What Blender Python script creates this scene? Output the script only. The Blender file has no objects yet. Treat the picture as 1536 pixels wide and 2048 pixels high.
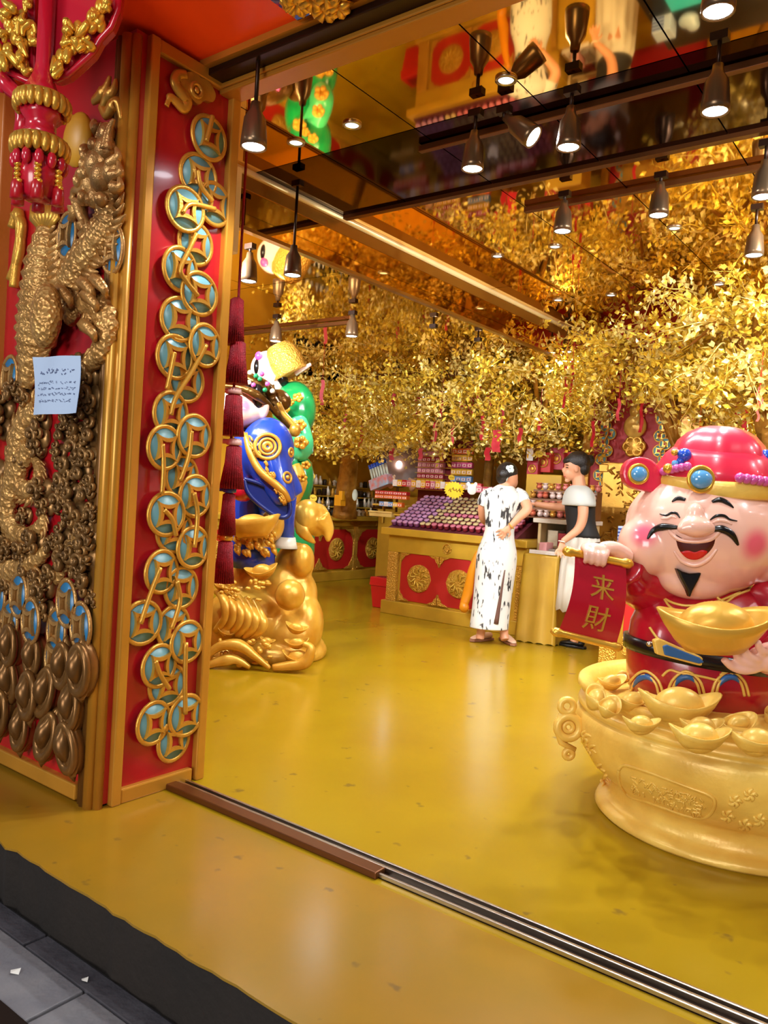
import bpy, bmesh, math, random
from mathutils import Vector as V, Matrix as M, Euler
from mathutils.bvhtree import BVHTree
rnd = random.Random(7)
SC = bpy.context.scene
COL = SC.collection
PI = math.pi
# ------------------------------------------------------------------ camera
F, YAW, PITCH, ROLL, CH = 1582.8, 0.642569, -0.0237314, 0.0606306, 1.2
cy, sy, cp, sp, cr, sr = math.cos(YAW), math.sin(YAW), math.cos(PITCH), math.sin(PITCH), math.cos(ROLL), math.sin(ROLL)
FW = V((-sy*cp, cy*cp, sp)); R0 = V((cy, sy, 0)); U0 = R0.cross(FW)
RT = R0*cr + U0*sr; UP = U0*cr - R0*sr
CAMP = V((0, 0, CH))
cam = bpy.data.cameras.new('camera'); camo = bpy.data.objects.new('camera', cam); COL.objects.link(camo)
cam.sensor_fit = 'VERTICAL'; cam.sensor_height = 32; cam.lens = F/2048*32; cam.clip_start = .05
camo.matrix_world = M((( RT.x, UP.x, -FW.x, 0), (RT.y, UP.y, -FW.y, 0), (RT.z, UP.z, -FW.z, CH), (0, 0, 0, 1)))
SC.camera = camo
# ------------------------------------------------------------------ world, street and fill lights, exposure
SC.view_settings.view_transform = 'Standard'; SC.view_settings.look = 'None'
SC.view_settings.gamma = 1; SC.view_settings.use_curve_mapping = False
SC.view_settings.exposure = 0.0
W = bpy.data.worlds.new('night_street'); SC.world = W; W.use_nodes = True
W.node_tree.nodes['Background'].inputs[0].default_value = (.55, .58, .68, 1)
W.node_tree.nodes['Background'].inputs[1].default_value = .22
def lamp(name, kind, loc, energy, color=(1, 1, 1), size=.1, tgt=None, **k):
    l = bpy.data.lights.new(name, kind); l.energy = energy; l.color = color
    if kind == 'AREA': l.size = size
    else: l.shadow_soft_size = size
    for a, b in k.items(): setattr(l, a, b)
    o = bpy.data.objects.new(name, l); COL.objects.link(o); o.location = loc
    if tgt is not None: o.rotation_euler = (V(tgt)-V(loc)).to_track_quat('-Z', 'Y').to_euler()
    return o
lamp('street_lamp_and_fill', 'AREA', (1.4, -2.8, 4.4), 130, (.98, .97, .95), 1.4, tgt=(-1.8, 1.6, 1.0))
lamp('street_lamp_and_fill', 'AREA', (-5.2, -3.0, 4.0), 85, (.98, .97, .95), 1.2, tgt=(-2.8, 1.6, 1.2))  # unseen fill light, added to brighten the carved pillar front
lamp('soffit_fill', 'AREA', (-.6, -4.6, 1.3), 220, (1, .96, .9), 2.4, tgt=(-1.6, 1.5, 2.6))  # area fill added behind the camera to lift the soffit and the front
# ------------------------------------------------------------------ pixels to points on real surfaces
def ray(x, y): return FW + RT*((x-768)/F) - UP*((y-1024)/F)
def P(x, y, d): return CAMP + ray(x, y)*d
def onX(x, y, X): q = ray(x, y); return CAMP + q*(X/q.x)
def onY(x, y, Y): q = ray(x, y); return CAMP + q*(Y/q.y)
def onZ(x, y, Z=0.): q = ray(x, y); return CAMP + q*((Z-CH)/q.z)
def px(r, d): return r*d/F
# ------------------------------------------------------------------ materials
def lin(c):
    return tuple(((x/255)/12.92 if x/255 <= .04045 else (((x/255)+.055)/1.055)**2.4) for x in c)
MATS = {}
def mat(name, rgb, metal=0., rough=.5, bump=0., bs=60., var=0., vs=4., coat=0., emit=0., spec=.5, rgb2=None, kind='noise', alpha=1., obvar=0.):
    if name in MATS: return MATS[name]
    m = bpy.data.materials.new(name); MATS[name] = m; m.use_nodes = True
    n, L = m.node_tree.nodes, m.node_tree.links; b = n['Principled BSDF']
    c = lin(rgb); b.inputs['Base Color'].default_value = (*c, 1)
    b.inputs['Metallic'].default_value = metal; b.inputs['Roughness'].default_value = rough
    b.inputs['Specular IOR Level'].default_value = spec
    if coat: b.inputs['Coat Weight'].default_value = coat; b.inputs['Coat Roughness'].default_value = .08
    if emit: b.inputs['Emission Color'].default_value = (*c, 1); b.inputs['Emission Strength'].default_value = emit
    if alpha < 1: b.inputs['Alpha'].default_value = alpha
    tc = n.new('ShaderNodeTexCoord')
    if var or rgb2:
        t = n.new('ShaderNodeTexNoise'); t.inputs['Scale'].default_value = vs; t.inputs['Detail'].default_value = 6
        L.new(tc.outputs['Object'], t.inputs['Vector'])
        r = n.new('ShaderNodeValToRGB'); e = r.color_ramp.elements
        e[0].position = .35; e[1].position = .65
        if rgb2: e[0].color = (*c, 1); e[1].color = (*lin(rgb2), 1)
        else:
            e[0].color = (*[x*(1-var) for x in c], 1); e[1].color = (*[min(1, x*(1+var)) for x in c], 1)
        L.new(t.outputs['Fac'], r.inputs[0]); src = r.outputs[0]
        if obvar:
            oi = n.new('ShaderNodeObjectInfo'); h = n.new('ShaderNodeHueSaturation'); mr = n.new('ShaderNodeMapRange')
            mr.inputs['To Min'].default_value = 1-obvar; mr.inputs['To Max'].default_value = 1+obvar
            L.new(oi.outputs['Random'], mr.inputs['Value']); L.new(mr.outputs[0], h.inputs['Value']); L.new(src, h.inputs['Color']); src = h.outputs[0]
        L.new(src, b.inputs['Base Color'])
    if bump:
        t = n.new('ShaderNodeTexVoronoi' if kind == 'voronoi' else 'ShaderNodeTexNoise'); t.inputs['Scale'].default_value = bs
        L.new(tc.outputs['Object'], t.inputs['Vector'])
        bp = n.new('ShaderNodeBump'); bp.inputs['Strength'].default_value = bump; bp.inputs['Distance'].default_value = .01
        L.new(t.outputs[0], bp.inputs['Height']); L.new(bp.outputs[0], b.inputs['Normal'])
    return m
RED = mat('red_lacquer', (172, 18, 28), rough=.28, var=.1, coat=.3)
REDM = mat('red_matt', (168, 22, 26), rough=.55)
GOLD = mat('gold_paint', (206, 152, 56), metal=.55, rough=.34, bump=.12, bs=90, var=.12)
GOLDB = mat('bright_gold', (226, 172, 62), metal=.6, rough=.25, var=.08)
GOLDF = mat('gold_flat_paint', (206, 150, 40), rough=.4, var=.08)
BRONZE = mat('bronze_gilding', (206, 158, 92), metal=.5, rough=.33, bump=.25, bs=120, rgb2=(160, 112, 56), vs=14)
SCALE = mat('bronze_scales', (208, 160, 92), metal=.5, rough=.35, bump=.8, bs=60, kind='voronoi', rgb2=(176, 128, 66), vs=14)
TEAL = mat('teal_enamel', (106, 156, 164), rough=.35, var=.08)
BLUEC = mat('blue_enamel', (40, 118, 168), rough=.3, var=.1)
MIRROR = mat('gold_mirror', (240, 194, 110), metal=1., rough=.035)
DARKM = mat('dark_mirror', (74, 46, 26), metal=1., rough=.06)
BROWN = mat('brown_metal', (104, 60, 26), metal=.6, rough=.35)
BLACK = mat('black_plastic', (16, 14, 14), rough=.35)
CHROME = mat('brushed_steel', (190, 180, 165), metal=1., rough=.28)
WHITE = mat('white_paint', (225, 222, 215), rough=.5)
ORANGE = mat('vermilion_paint', (255, 72, 10), rough=.4, var=.06)
# ------------------------------------------------------------------ mesh builder
class MB:
    def __init__(s): s.v = []; s.f = []; s.m = []; s.s = []; s.mi = 0; s.T = None; s.sm = True
    def add(s, vs, fs, smooth=None):
        b = len(s.v); s.v += [(s.T @ V(p)) if s.T else V(p) for p in vs]
        for f in fs: s.f.append([b+i for i in f]); s.m.append(s.mi); s.s.append(s.sm if smooth is None else smooth)
        return s
    def box(s, a, b):
        x0, y0, z0 = a; x1, y1, z1 = b
        return s.add([(x0,y0,z0),(x1,y0,z0),(x1,y1,z0),(x0,y1,z0),(x0,y0,z1),(x1,y0,z1),(x1,y1,z1),(x0,y1,z1)],
              [(0,3,2,1),(4,5,6,7),(0,1,5,4),(1,2,6,5),(2,3,7,6),(3,0,4,7)], False)
    def prism(s, poly, o, u, v, w, smooth=False):      # poly in (u,v), from o to o+w
        o, u, v, w = V(o), V(u), V(v), V(w); n = len(poly)
        ring = [o+u*a+v*b for a, b in poly]
        return s.add(ring+[p+w for p in ring], [list(range(n))[::-1], [n+i for i in range(n)]]+[(i, (i+1) % n, n+(i+1) % n, n+i) for i in range(n)], smooth)
    def tube(s, pts, r, n=8, flat=None, cap=True):      # flat=(axis, factor): squash section along axis
        pts = [V(p) for p in pts]; k = len(pts)
        rs = r if isinstance(r, (list, tuple)) else [r]*k
        vs = []; side = None
        for i, p in enumerate(pts):
            t = (pts[min(i+1, k-1)]-pts[max(i-1, 0)])
            t = t.normalized() if t.length > 1e-9 else V((0, 0, 1))
            if side is None:
                side = t.cross(V((0, 0, 1)) if abs(t.z) < .9 else V((1, 0, 0))).normalized()
            side = (side-t*side.dot(t)); side = side.normalized() if side.length > 1e-6 else t.orthogonal().normalized()
            up = t.cross(side)
            for j in range(n):
                a = 2*PI*j/n; q = (side*math.cos(a)+up*math.sin(a))*rs[i]
                if flat: ax = flat[0]; q = q-ax*(q.dot(ax)*(1-flat[1]))
                vs.append(p+q)
        fs = [(i*n+j, i*n+(j+1) % n, (i+1)*n+(j+1) % n, (i+1)*n+j) for i in range(k-1) for j in range(n)]
        if cap: fs += [list(range(n))[::-1], [(k-1)*n+j for j in range(n)]]
        return s.add(vs, fs)
    def lathe(s, prof, c=(0, 0, 0), n=24, sx=1., sy=1., a0=0., ripple=None):
        c = V(c); vs = []; k = len(prof)
        for r, z in prof:
            for j in range(n):
                a = a0+2*PI*j/n; q = r*(1+(ripple[1]*math.cos(ripple[0]*a) if ripple else 0))
                vs.append(c+V((q*sx*math.cos(a), q*sy*math.sin(a), z)))
        fs = [(i*n+j, i*n+(j+1) % n, (i+1)*n+(j+1) % n, (i+1)*n+j) for i in range(k-1) for j in range(n)]
        fs += [list(range(n))[::-1], [(k-1)*n+j for j in range(n)]]
        return s.add(vs, fs)
    def ell(s, c, r, nu=16, nv=10, rot=None):
        c = V(c); r = r if hasattr(r, '__len__') else (r, r, r); vs = []
        for i in range(nv+1):
            th = PI*i/nv
            for j in range(nu):
                a = 2*PI*j/nu; q = V((r[0]*math.sin(th)*math.cos(a), r[1]*math.sin(th)*math.sin(a), -r[2]*math.cos(th)))
                vs.append(c+((rot @ q) if rot else q))
        return s.add(vs, [(i*nu+j, i*nu+(j+1) % nu, (i+1)*nu+(j+1) % nu, (i+1)*nu+j) for i in range(nv) for j in range(nu)])
    def ring(s, c, R, r, ax=(0, 0, 1), n=28, k=8, flat=1.):
        ax = V(ax).normalized(); u = ax.orthogonal().normalized(); w = ax.cross(u); c = V(c); vs = []
        for i in range(n):
            a = 2*PI*i/n; e = u*math.cos(a)+w*math.sin(a)
            for j in range(k):
                b = 2*PI*j/k; vs.append(c+e*(R+r*math.cos(b))+ax*(r*flat*math.sin(b)))
        return s.add(vs, [(i*k+j, ((i+1) % n)*k+j, ((i+1) % n)*k+(j+1) % k, i*k+(j+1) % k) for i in range(n) for j in range(k)])
    def loft(s, secs, n=20):        # secs: (center, rx vector, ry vector)
        vs = []
        for c, a, b in secs:
            for j in range(n):
                t = 2*PI*j/n; vs.append(V(c)+V(a)*math.cos(t)+V(b)*math.sin(t))
        k = len(secs)
        return s.add(vs, [(i*n+j, i*n+(j+1) % n, (i+1)*n+(j+1) % n, (i+1)*n+j) for i in range(k-1) for j in range(n)]+[list(range(n))[::-1], [(k-1)*n+j for j in range(n)]])
def wloc(o):
    p = V((0, 0, 0))
    while o: p = p+o.location; o = o.parent
    return p
def mesh_of(name, mb, mats, org):
    me = bpy.data.meshes.new(name); me.from_pydata([p-org for p in mb.v], [], mb.f)
    for m in (mats if isinstance(mats, (list, tuple)) else [mats]): me.materials.append(m)
    me.polygons.foreach_set('material_index', mb.m); me.polygons.foreach_set('use_smooth', mb.s)
    bm = bmesh.new(); bm.from_mesh(me); bmesh.ops.recalc_face_normals(bm, faces=bm.faces); bm.to_mesh(me); bm.free(); me.update()
    return me
def obj(name, mb, mats, parent=None, org=None, bevel=0, sub=0, at=None):
    """link a builder as ONE mesh object; vertices are in world space unless parent/at says otherwise"""
    if org is None:
        if parent: org = wloc(parent)
        else:
            xs = [p.x for p in mb.v]; ys = [p.y for p in mb.v]; zs = [p.z for p in mb.v]
            org = V(((min(xs)+max(xs))/2, (min(ys)+max(ys))/2, min(zs)))
    org = V(org)
    o = bpy.data.objects.new(name, mesh_of(name, mb, mats, org)); COL.objects.link(o)
    if parent: o.parent = parent; o.location = org-wloc(parent)
    else: o.location = org
    if at is not None: o.location = at
    if bevel:
        b = o.modifiers.new('bevel', 'BEVEL'); b.width = bevel; b.segments = 2; b.limit_method = 'ANGLE'; b.angle_limit = .7
    if sub: u = o.modifiers.new('sub', 'SUBSURF'); u.levels = sub; u.render_levels = sub
    return o
def fuse(name, mb, mats, parent=None, voxel=.006, smooth=4, org=None, paint=None):
    """voxel-join all closed shapes of a builder into one continuous surface"""
    o = obj(name, mb, mats, parent, org)
    r = o.modifiers.new('r', 'REMESH'); r.mode = 'VOXEL'; r.voxel_size = voxel; r.use_smooth_shade = True
    if smooth: sm = o.modifiers.new('s', 'SMOOTH'); sm.iterations = smooth; sm.factor = .5
    dg = bpy.context.evaluated_depsgraph_get(); me = bpy.data.meshes.new_from_object(o.evaluated_get(dg)); me.name = name
    o.modifiers.clear(); o.data = me; me.materials.clear()
    for m in (mats if isinstance(mats, (list, tuple)) else [mats]): me.materials.append(m)
    w = wloc(o)
    for p in me.polygons:
        p.use_smooth = True; p.material_index = paint(w+p.center, p.normal) if paint else 0
    return o
def bvh(o):
    w = wloc(o); me = o.data
    return BVHTree.FromPolygons([w+v.co for v in me.vertices], [list(p.vertices) for p in me.polygons])
def tag(o, label, cat, group=None, kind=None):
    o['label'] = label
    if cat: o['category'] = cat
    if group: o['group'] = group
    if kind: o['kind'] = kind
    return o
def st(o): o['kind'] = 'structure'; return o
def thing(name, label, cat, loc, group=None):
    o = bpy.data.objects.new(name, None); COL.objects.link(o); o.location = loc; o.empty_display_size = .05
    return tag(o, label, cat, group)
def shell(name, loc=(0, 0, 0)):
    o = bpy.data.objects.new(name, None); COL.objects.link(o); o.location = loc; return st(o)
def dup(o, parent=None, loc=None, rot=None, scale=None, name=None):
    c = o.copy(); COL.objects.link(c); c.parent = parent
    if loc is not None: c.location = loc
    if rot is not None: c.rotation_euler = rot
    if scale is not None: c.scale = scale
    return c
ORD = ['first', 'second', 'third', 'fourth', 'fifth', 'sixth', 'seventh', 'eighth', 'ninth', 'tenth', 'eleventh', 'twelfth', 'thirteenth', 'fourteenth', 'fifteenth', 'sixteenth', 'seventeenth', 'eighteenth', 'nineteenth', 'twentieth', 'twenty-first', 'twenty-second', 'twenty-third', 'twenty-fourth']
def dup_tree(o, parent=None, **k):
    c = dup(o, parent, **k)
    for ch in o.children: dup_tree(ch, c)
    return c
def smoothline(pts, k=6):       # Catmull-Rom through control points of any dimension
    pts = [V(p) for p in pts]; out = []
    for i in range(len(pts)-1):
        a = pts[max(i-1, 0)]; b = pts[i]; c = pts[i+1]; d = pts[min(i+2, len(pts)-1)]
        for j in range(k):
            t = j/k; out.append(.5*((2*b)+(c-a)*t+(2*a-5*b+4*c-d)*t*t+(3*b-a-3*c+d)*t**3))
    out.append(pts[-1]); return out
def lerp(a, b, t): return a+(b-a)*t
def taper(k, r0, r1, r2=None):  # radii along a tube
    if r2 is None: return [lerp(r0, r1, i/(k-1)) for i in range(k)]
    return [lerp(r0, r1, 2*i/(k-1)) if i < (k-1)/2 else lerp(r1, r2, 2*i/(k-1)-1) for i in range(k)]
def glyphs(text, size, depth):
    c = bpy.data.curves.new('g', 'FONT'); c.body = text; c.size = size; c.extrude = depth; c.align_x = 'CENTER'; c.align_y = 'CENTER'; c.resolution_u = 2
    o = bpy.data.objects.new('g', c); COL.objects.link(o)
    dg = bpy.context.evaluated_depsgraph_get(); me = bpy.data.meshes.new_from_object(o.evaluated_get(dg))
    vs = [v.co.copy() for v in me.vertices]; fs = [list(p.vertices) for p in me.polygons]
    bpy.data.objects.remove(o); bpy.data.curves.remove(c); return vs, fs
# ================================================================== SETTING
FLOORM = mat('yellow_epoxy', (160, 129, 17), rough=.2, spec=.35, bump=.03, bs=5, rgb2=(152, 119, 17), vs=1.2)
APRON = mat('ochre_epoxy', (154, 111, 24), rough=.22, bump=.05, bs=9, rgb2=(140, 106, 28), vs=2.)
def slab(name, a, b, m, bevel=0): return st(obj(name, MB().box(a, b), m, bevel=bevel))
YF, YB, XR, HL = 1.68, 2.14, -2.47, 2.78       # pillar front, pillar back, reveal plane, lintel height
slab('floor', (-7.4, 1.95, -.1), (3.2, 10, 0), FLOORM)
# threshold outside the track with a chipped dark edge
mb = MB(); e = []
n = 240
for i in range(n+1):
    x = -7.4+10.6*i/n; e.append((x, 1.325+rnd.uniform(-.005, .005)-(.008 if rnd.random() < .08 else 0)))
mb.mi = 0
mb.prism([(x, y) for x, y in e]+[(3.2, 1.95), (-7.4, 1.95)], (0, 0, -.007), (1, 0, 0), (0, 1, 0), (0, 0, .007))
mb.mi = 1
mb.prism([(x, y+rnd.uniform(.004, .012)) for x, y in e]+[(3.2, 1.95), (-7.4, 1.95)], (0, 0, -.25), (1, 0, 0), (0, 1, 0), (0, 0, .243))
st(obj('threshold_step', mb, [APRON, mat('dirty_riser', (24, 16, 10), rough=.85, bump=.4, bs=40, var=.3)]))
# pavement slabs
pv = shell('pavement', (0, 0, -.2))
PAV = mat('grey_stone', (102, 101, 107), rough=.6, bump=.3, bs=45, rgb2=(116, 114, 117), vs=9)
PAV2 = mat('dark_stone', (62, 60, 66), rough=.55, bump=.3, bs=45, rgb2=(76, 74, 80), vs=9)
obj('bedding', MB().box((-6, -4, -.3), (4, 1.33, -.195)), mat('wet_mortar', (38, 36, 36), rough=.6), pv)
d0 = obj('slab', MB().box((-.3, -.037, -.02), (.3, .037, .015)), PAV2, org=(0, 0, 0), bevel=.004)
l0 = obj('slab', MB().box((-.3, -.082, -.02), (.3, .082, .014)), PAV, org=(0, 0, 0), bevel=.004)
for src, yy, off in ((d0, 1.284, .1), (l0, 1.16, .42), (l0, .9, .12), (l0, .73, .3), (l0, .56, .0), (l0, .39, .2)):
    for i in range(10):
        q = dup(src, pv, loc=(-5+i*.61+off, yy, rnd.uniform(-.002, .002)))
for s_ in (d0, l0): bpy.data.objects.remove(s_)
obj('drain_strip', MB().box((-6, .99, -.21), (3, 1.073, -.178)), BLACK, pv)
for (x, y), sz, lab in (((28, 1946), .018, 'white paper scrap on the grey slabs near the left picture edge'), ((168, 1962), .012, 'tiny torn paper scrap beside a slab joint')):
    p = onZ(x, y, -.184); b = MB(); b.add([(p.x-sz, p.y, -.183), (p.x, p.y-sz*.6, -.179), (p.x+sz, p.y+sz*.2, -.183), (p.x+sz*.2, p.y+sz, -.176), (p.x, p.y+.1*sz, -.1845)], [(0, 1, 3), (1, 2, 3), (0, 4, 1), (1, 4, 2), (2, 4, 3), (3, 4, 0)], False); tag(obj('paper_scrap', b, WHITE), lab, 'litter')
for m_ in (FLOORM, APRON):      # scuffs and specks trodden into the coating
    n_, L_ = m_.node_tree.nodes, m_.node_tree.links; bs_ = n_['Principled BSDF']; src = bs_.inputs['Base Color'].links[0].from_socket
    t_ = n_.new('ShaderNodeTexNoise'); t_.inputs['Scale'].default_value = 13; t_.inputs['Detail'].default_value = 2; L_.new(n_['Texture Coordinate'].outputs['Object'], t_.inputs['Vector'])
    r_ = n_.new('ShaderNodeMapRange'); r_.inputs['From Min'].default_value = .70; r_.inputs['From Max'].default_value = .76; r_.inputs['To Max'].default_value = .55; L_.new(t_.outputs['Fac'], r_.inputs['Value'])
    x_ = n_.new('ShaderNodeMix'); x_.data_type = 'RGBA'; L_.new(r_.outputs[0], x_.inputs['Factor']); L_.new(src, x_.inputs['A']); x_.inputs['B'].default_value = (*lin((92, 70, 40)), 1); L_.new(x_.outputs['Result'], bs_.inputs['Base Color'])
# walls and ceiling
WALL = mat('yellow_wall', (196, 142, 34), rough=.35, var=.1, vs=2)
slab('wall_left', (-7.4, 1.95, 0), (-7.25, 10, 3), WALL)
slab('wall_back', (-7.4, 9.85, 0), (3.2, 10, 3), WALL)
slab('wall_right', (3.05, 1.95, 0), (3.2, 10, 3), WALL)
slab('wall_front', (-7.4, YF+.05, 0), (-4.3, YB, 3.4), REDM)
ZC, ZL, XS = 2.9, 2.6, -3.28
ce = shell('ceiling', (0, 0, ZC))
BACKER = mat('ceiling_backer', (60, 36, 14), rough=.5)
obj('backer', MB().box((-7.4, 2.1, ZC+.03), (3.2, 10, ZC+.1)), BACKER, ce)
def panel(x0, x1, y0, y1, z, m, name='panel'):
    return obj(name, MB().box((x0+.003, y0+.003, z), (x1-.003, y1-.003, z+.012)), m, ce)
xs = [XS+.02, -2.77, -2.2, -1.6, -1.0, -.4, .2, .8, 1.4, 2.0, 3.05]
ys = [2.14, 2.98]
for i in range(len(xs)-1):
    panel(xs[i], xs[i+1], 2.14, 3.0, ZC, MIRROR)
    panel(xs[i], xs[i+1], 3.0, 3.74, ZC, DARKM, 'dark_panel')
    for y0, y1 in ((3.77, 5.6), (5.6, 7.6), (7.6, 9.85)): panel(xs[i], xs[i+1], y0, y1, ZC, MIRROR)
obj('band_edge', MB().box((XS, 3.735, ZC-.022), (3.05, 3.775, ZC+.03)), BROWN, ce)
for x0, x1 in ((-7.25, -6.2), (-6.2, -5.2), (-5.2, -4.2), (-4.2, XS-.01)):
    for y0, y1 in ((2.14, 3.9), (3.9, 5.9), (5.9, 7.9), (7.9, 9.85)): panel(x0, x1, y0, y1, ZL, MIRROR)
obj('soffit_step', MB().box((XS-.02, 2.14, ZL-.005), (XS, 9.85, ZC+.03)), MIRROR, ce); obj('soffit_strip', MB().box((XS, 2.14, ZC-.1), (XS+.006, 9.85, ZC)).box((XS-.03, 2.14, ZL-.02), (XS+.012, 9.85, ZL)), mat('brown_gilt', (150, 98, 30), metal=.5, rough=.3), ce)
mb = MB(); mb.tube([(XS+.012, 2.14, ZC-.012), (XS+.012, 9.85, ZC-.012)], .02, 8); obj('gilt_bead', mb, mat('pale_gilt', (244, 220, 160), metal=.2, rough=.3), ce)
st(obj('trim_1', MB().box((XS-.03, 2.84, 2.43), (XS+.03, 2.9, ZC)), mat('pale_gilt', (0, 0, 0)), bevel=.006))
# entrance head: vermilion soffit, dark upper track, gold rail
slab('fascia_beam', (-7.4, 1.25, 2.8), (3.2, 2.02, 3.3), ORANGE)
st(obj('soffit_gilt', MB().box((-1.95, 1.3, 2.785), (3.2, 1.96, 2.8)), MIRROR))
st(obj('track_cover', MB().box((-2.47, 1.96, 2.775), (3.2, 1.985, 2.8)), mat('ochre_gilt', (186, 124, 40), metal=.4, rough=.35)))
st(obj('upper_track', MB().box((-2.47, 1.985, 2.75), (3.2, 2.06, 2.84)), mat('dark_bronze', (46, 26, 14), metal=.6, rough=.35), bevel=.004))
st(obj('lintel_rail', MB().box((-2.47, 2.06, 2.715), (3.2, 2.15, 2.84)).box((-2.47, 2.05, 2.73), (3.2, 2.06, 2.75)), mat('ochre_gilt', (186, 124, 40), metal=.4, rough=.35), bevel=.006))
# gilt leaf carving along the soffit edge, top centre
c0 = shell('soffit_carving', (-1.8, 1.86, 2.79))
cl = MB()
for k in range(7):
    a = k*.9; cl.tube([(0, 0, 0), (.035*math.cos(a), .035*math.sin(a), -.02), (.06*math.cos(a+.5), .06*math.sin(a+.5), -.005)], [.012, .016, .003], 6)
cl0 = obj('carved_leaf', cl, GOLDB, org=(0, 0, 0))
for k in range(26): dup(cl0, c0, loc=(rnd.uniform(-.18, 1.2), rnd.uniform(-.02, .09), -.01), rot=(0, 0, rnd.uniform(0, 6)), scale=(1, 1, 1))
bpy.data.objects.remove(cl0)
# sliding door track in the floor
tr = shell('door_track', (-1, 1.95, 0))
DKT = mat('dark_bronze', (0, 0, 0))
obj('channel', MB().box((-2.46, 1.985, -.002), (3.2, 2.075, .004)), DKT, tr)
mb = MB()
for y, z in ((1.99, .016), (2.068, .016)): mb.box((-2.46, y-.005, 0), (3.2, y+.005, z))
mb.box((-2.46, 2.024, 0), (3.2, 2.036, .02)); obj('rail', mb, CHROME, tr, bevel=.002)
obj('rail_cover', MB().box((-2.46, 1.968, 0), (-1.42, 2.018, .024)), mat('brown_metal', (0, 0, 0)), tr, bevel=.004)

# ------------------------------------------------------------------ track lights
LENS = mat('lit_lens', (240, 246, 255), emit=30)
DIM = mat('dim_lens', (235, 235, 245), emit=2.2)
GREYM = mat('lamp_housing', (120, 96, 70), metal=.7, rough=.3)
LP = 2.2
def rail(x0, x1, y, z, label):
    b = MB().box((x0, y-.016, z-.03), (x1, y+.016, z)); tag(obj('lighting_track', b, BROWN, bevel=.003), label, 'light track')
rail(-2.28, 2.6, 3.16, ZC-.005, 'brown lighting track crossing the dark ceiling band, nearest the entrance')
rail(-2.2, 2.6, 4.12, ZC-.005, 'brown lighting track behind the dark ceiling band')
rail(-6.2, -4.2, 5.0, ZL-.005, 'brown lighting track on the lower ceiling above the blue robed statue')
rail(-6.4, -4.6, 7.6, ZL-.005, 'brown lighting track on the lower ceiling over the far left counter')
def spot(x, y, zl, zc, label, tilt=0., az=0., power=30, r=.045, group='ceiling track spotlights', at=None, aim=None):
    p = V((*at, zl)) if at else onZ(x, y, zl)
    t = thing('track_spotlight', label, 'spotlight', (p.x, p.y, zl), group)
    t.rotation_euler = (0, 0, 0)
    R_ = M.Rotation(az, 4, 'Z') @ M.Rotation(tilt, 4, 'Y')
    if aim: R_ = (V(aim)-p).to_track_quat('-Z', 'Y').to_matrix().to_4x4()
    piv = V((0, 0, .17))
    def tf(q): return p+piv+(R_ @ (V(q)-piv))
    b = MB(); b.T = M.Translation(p+piv) @ R_ @ M.Translation(-piv)
    b.lathe([(.0, .16), (.018, .16), (.022, .13), (r*.9, .10), (r*1.08, .02), (r*1.08, -.004), (r*.95, -.004), (r*.9, .008)], n=18)
    obj('housing', b, GREYM, t)
    b = MB(); b.T = M.Translation(p+piv) @ R_ @ M.Translation(-piv)
    b.lathe([(r*.9, .004), (r*.9, .0), (0, -.001)], n=18); obj('lens', b, LENS if power else DIM, t)
    b = MB(); b.tube([p+V((0, 0, .155)), (p.x, p.y, zc-.03)], .008, 6); b.box((p.x-.03, p.y-.018, zc-.06), (p.x+.03, p.y+.018, zc-.03)); obj('bracket', b, DKT, t)
    if power:
        d = R_ @ V((0, 0, -1))
        lamp('spot_lamp', 'SPOT', tf((0, 0, -.02)), power*LP*(.7 if p.y < 3.6 and power < 40 else 1.25), (.94, .98, 1), .03, tgt=tf((0, 0, -.02))+V(d), spot_size=2.3, spot_blend=.8)
SPOTS = [(945, 337, 2.62, 'lit spotlight left of the tilted one under the dark ceiling band', 0, 0, 30),
 (1003, 313, 2.66, 'tilted lit spotlight turned to the left under the dark ceiling band', -.9, .2, 20),
 (1137, 294, 2.63, 'lit spotlight in the middle of the front ceiling track', 0, 0, 30),
 (1430, 222, 2.6, 'large glowing spotlight at the right end of the front ceiling track', 0, 0, 30),
 (1436, 22, 2.66, 'spotlight at the top edge nearest the street', 0, 0, 20),
 (1125, 462, 2.66, 'lit spotlight at the left end of the second ceiling track', 0, 0, 30),
 (1317, 430, 2.66, 'lit spotlight in the middle of the second ceiling track', 0, 0, 30),
 (1526, 393, 2.62, 'lit spotlight at the right edge on the second ceiling track', 0, 0, 30),
 (1508, 510, 2.6, 'slim grey spotlight below the right edge of the second ceiling track', 0, 0, 25),
 (507, 293, 2.44, 'glowing spotlight beside the top of the red coin pillar', 0, 0, 18),
 (497, 562, 2.36, 'spotlight nearest the pillar on the lower ceiling', 0, 0, 20),
 (585, 550, 2.36, 'second spotlight from the pillar on the lower ceiling', 0, 0, 20),
 (551, 682, 2.36, 'far spotlight above the gold hat of the green statue', 0, 0, 18),
 (703, 672, 2.38, 'far spotlight right of the dark wall screen', 0, 0, 18),
 (868, 636, 2.62, 'far spotlight above the middle golden tree', 0, 0, 20),
 (957, 664, 2.62, 'bright far spotlight among the leaves of the middle golden tree', 0, 0, 25)]
for x, y, z, lab, ti, az, pw in SPOTS: spot(x, y, z, ZL if onZ(x, y, z).x < XS else ZC, lab, ti, az, pw)
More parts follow.
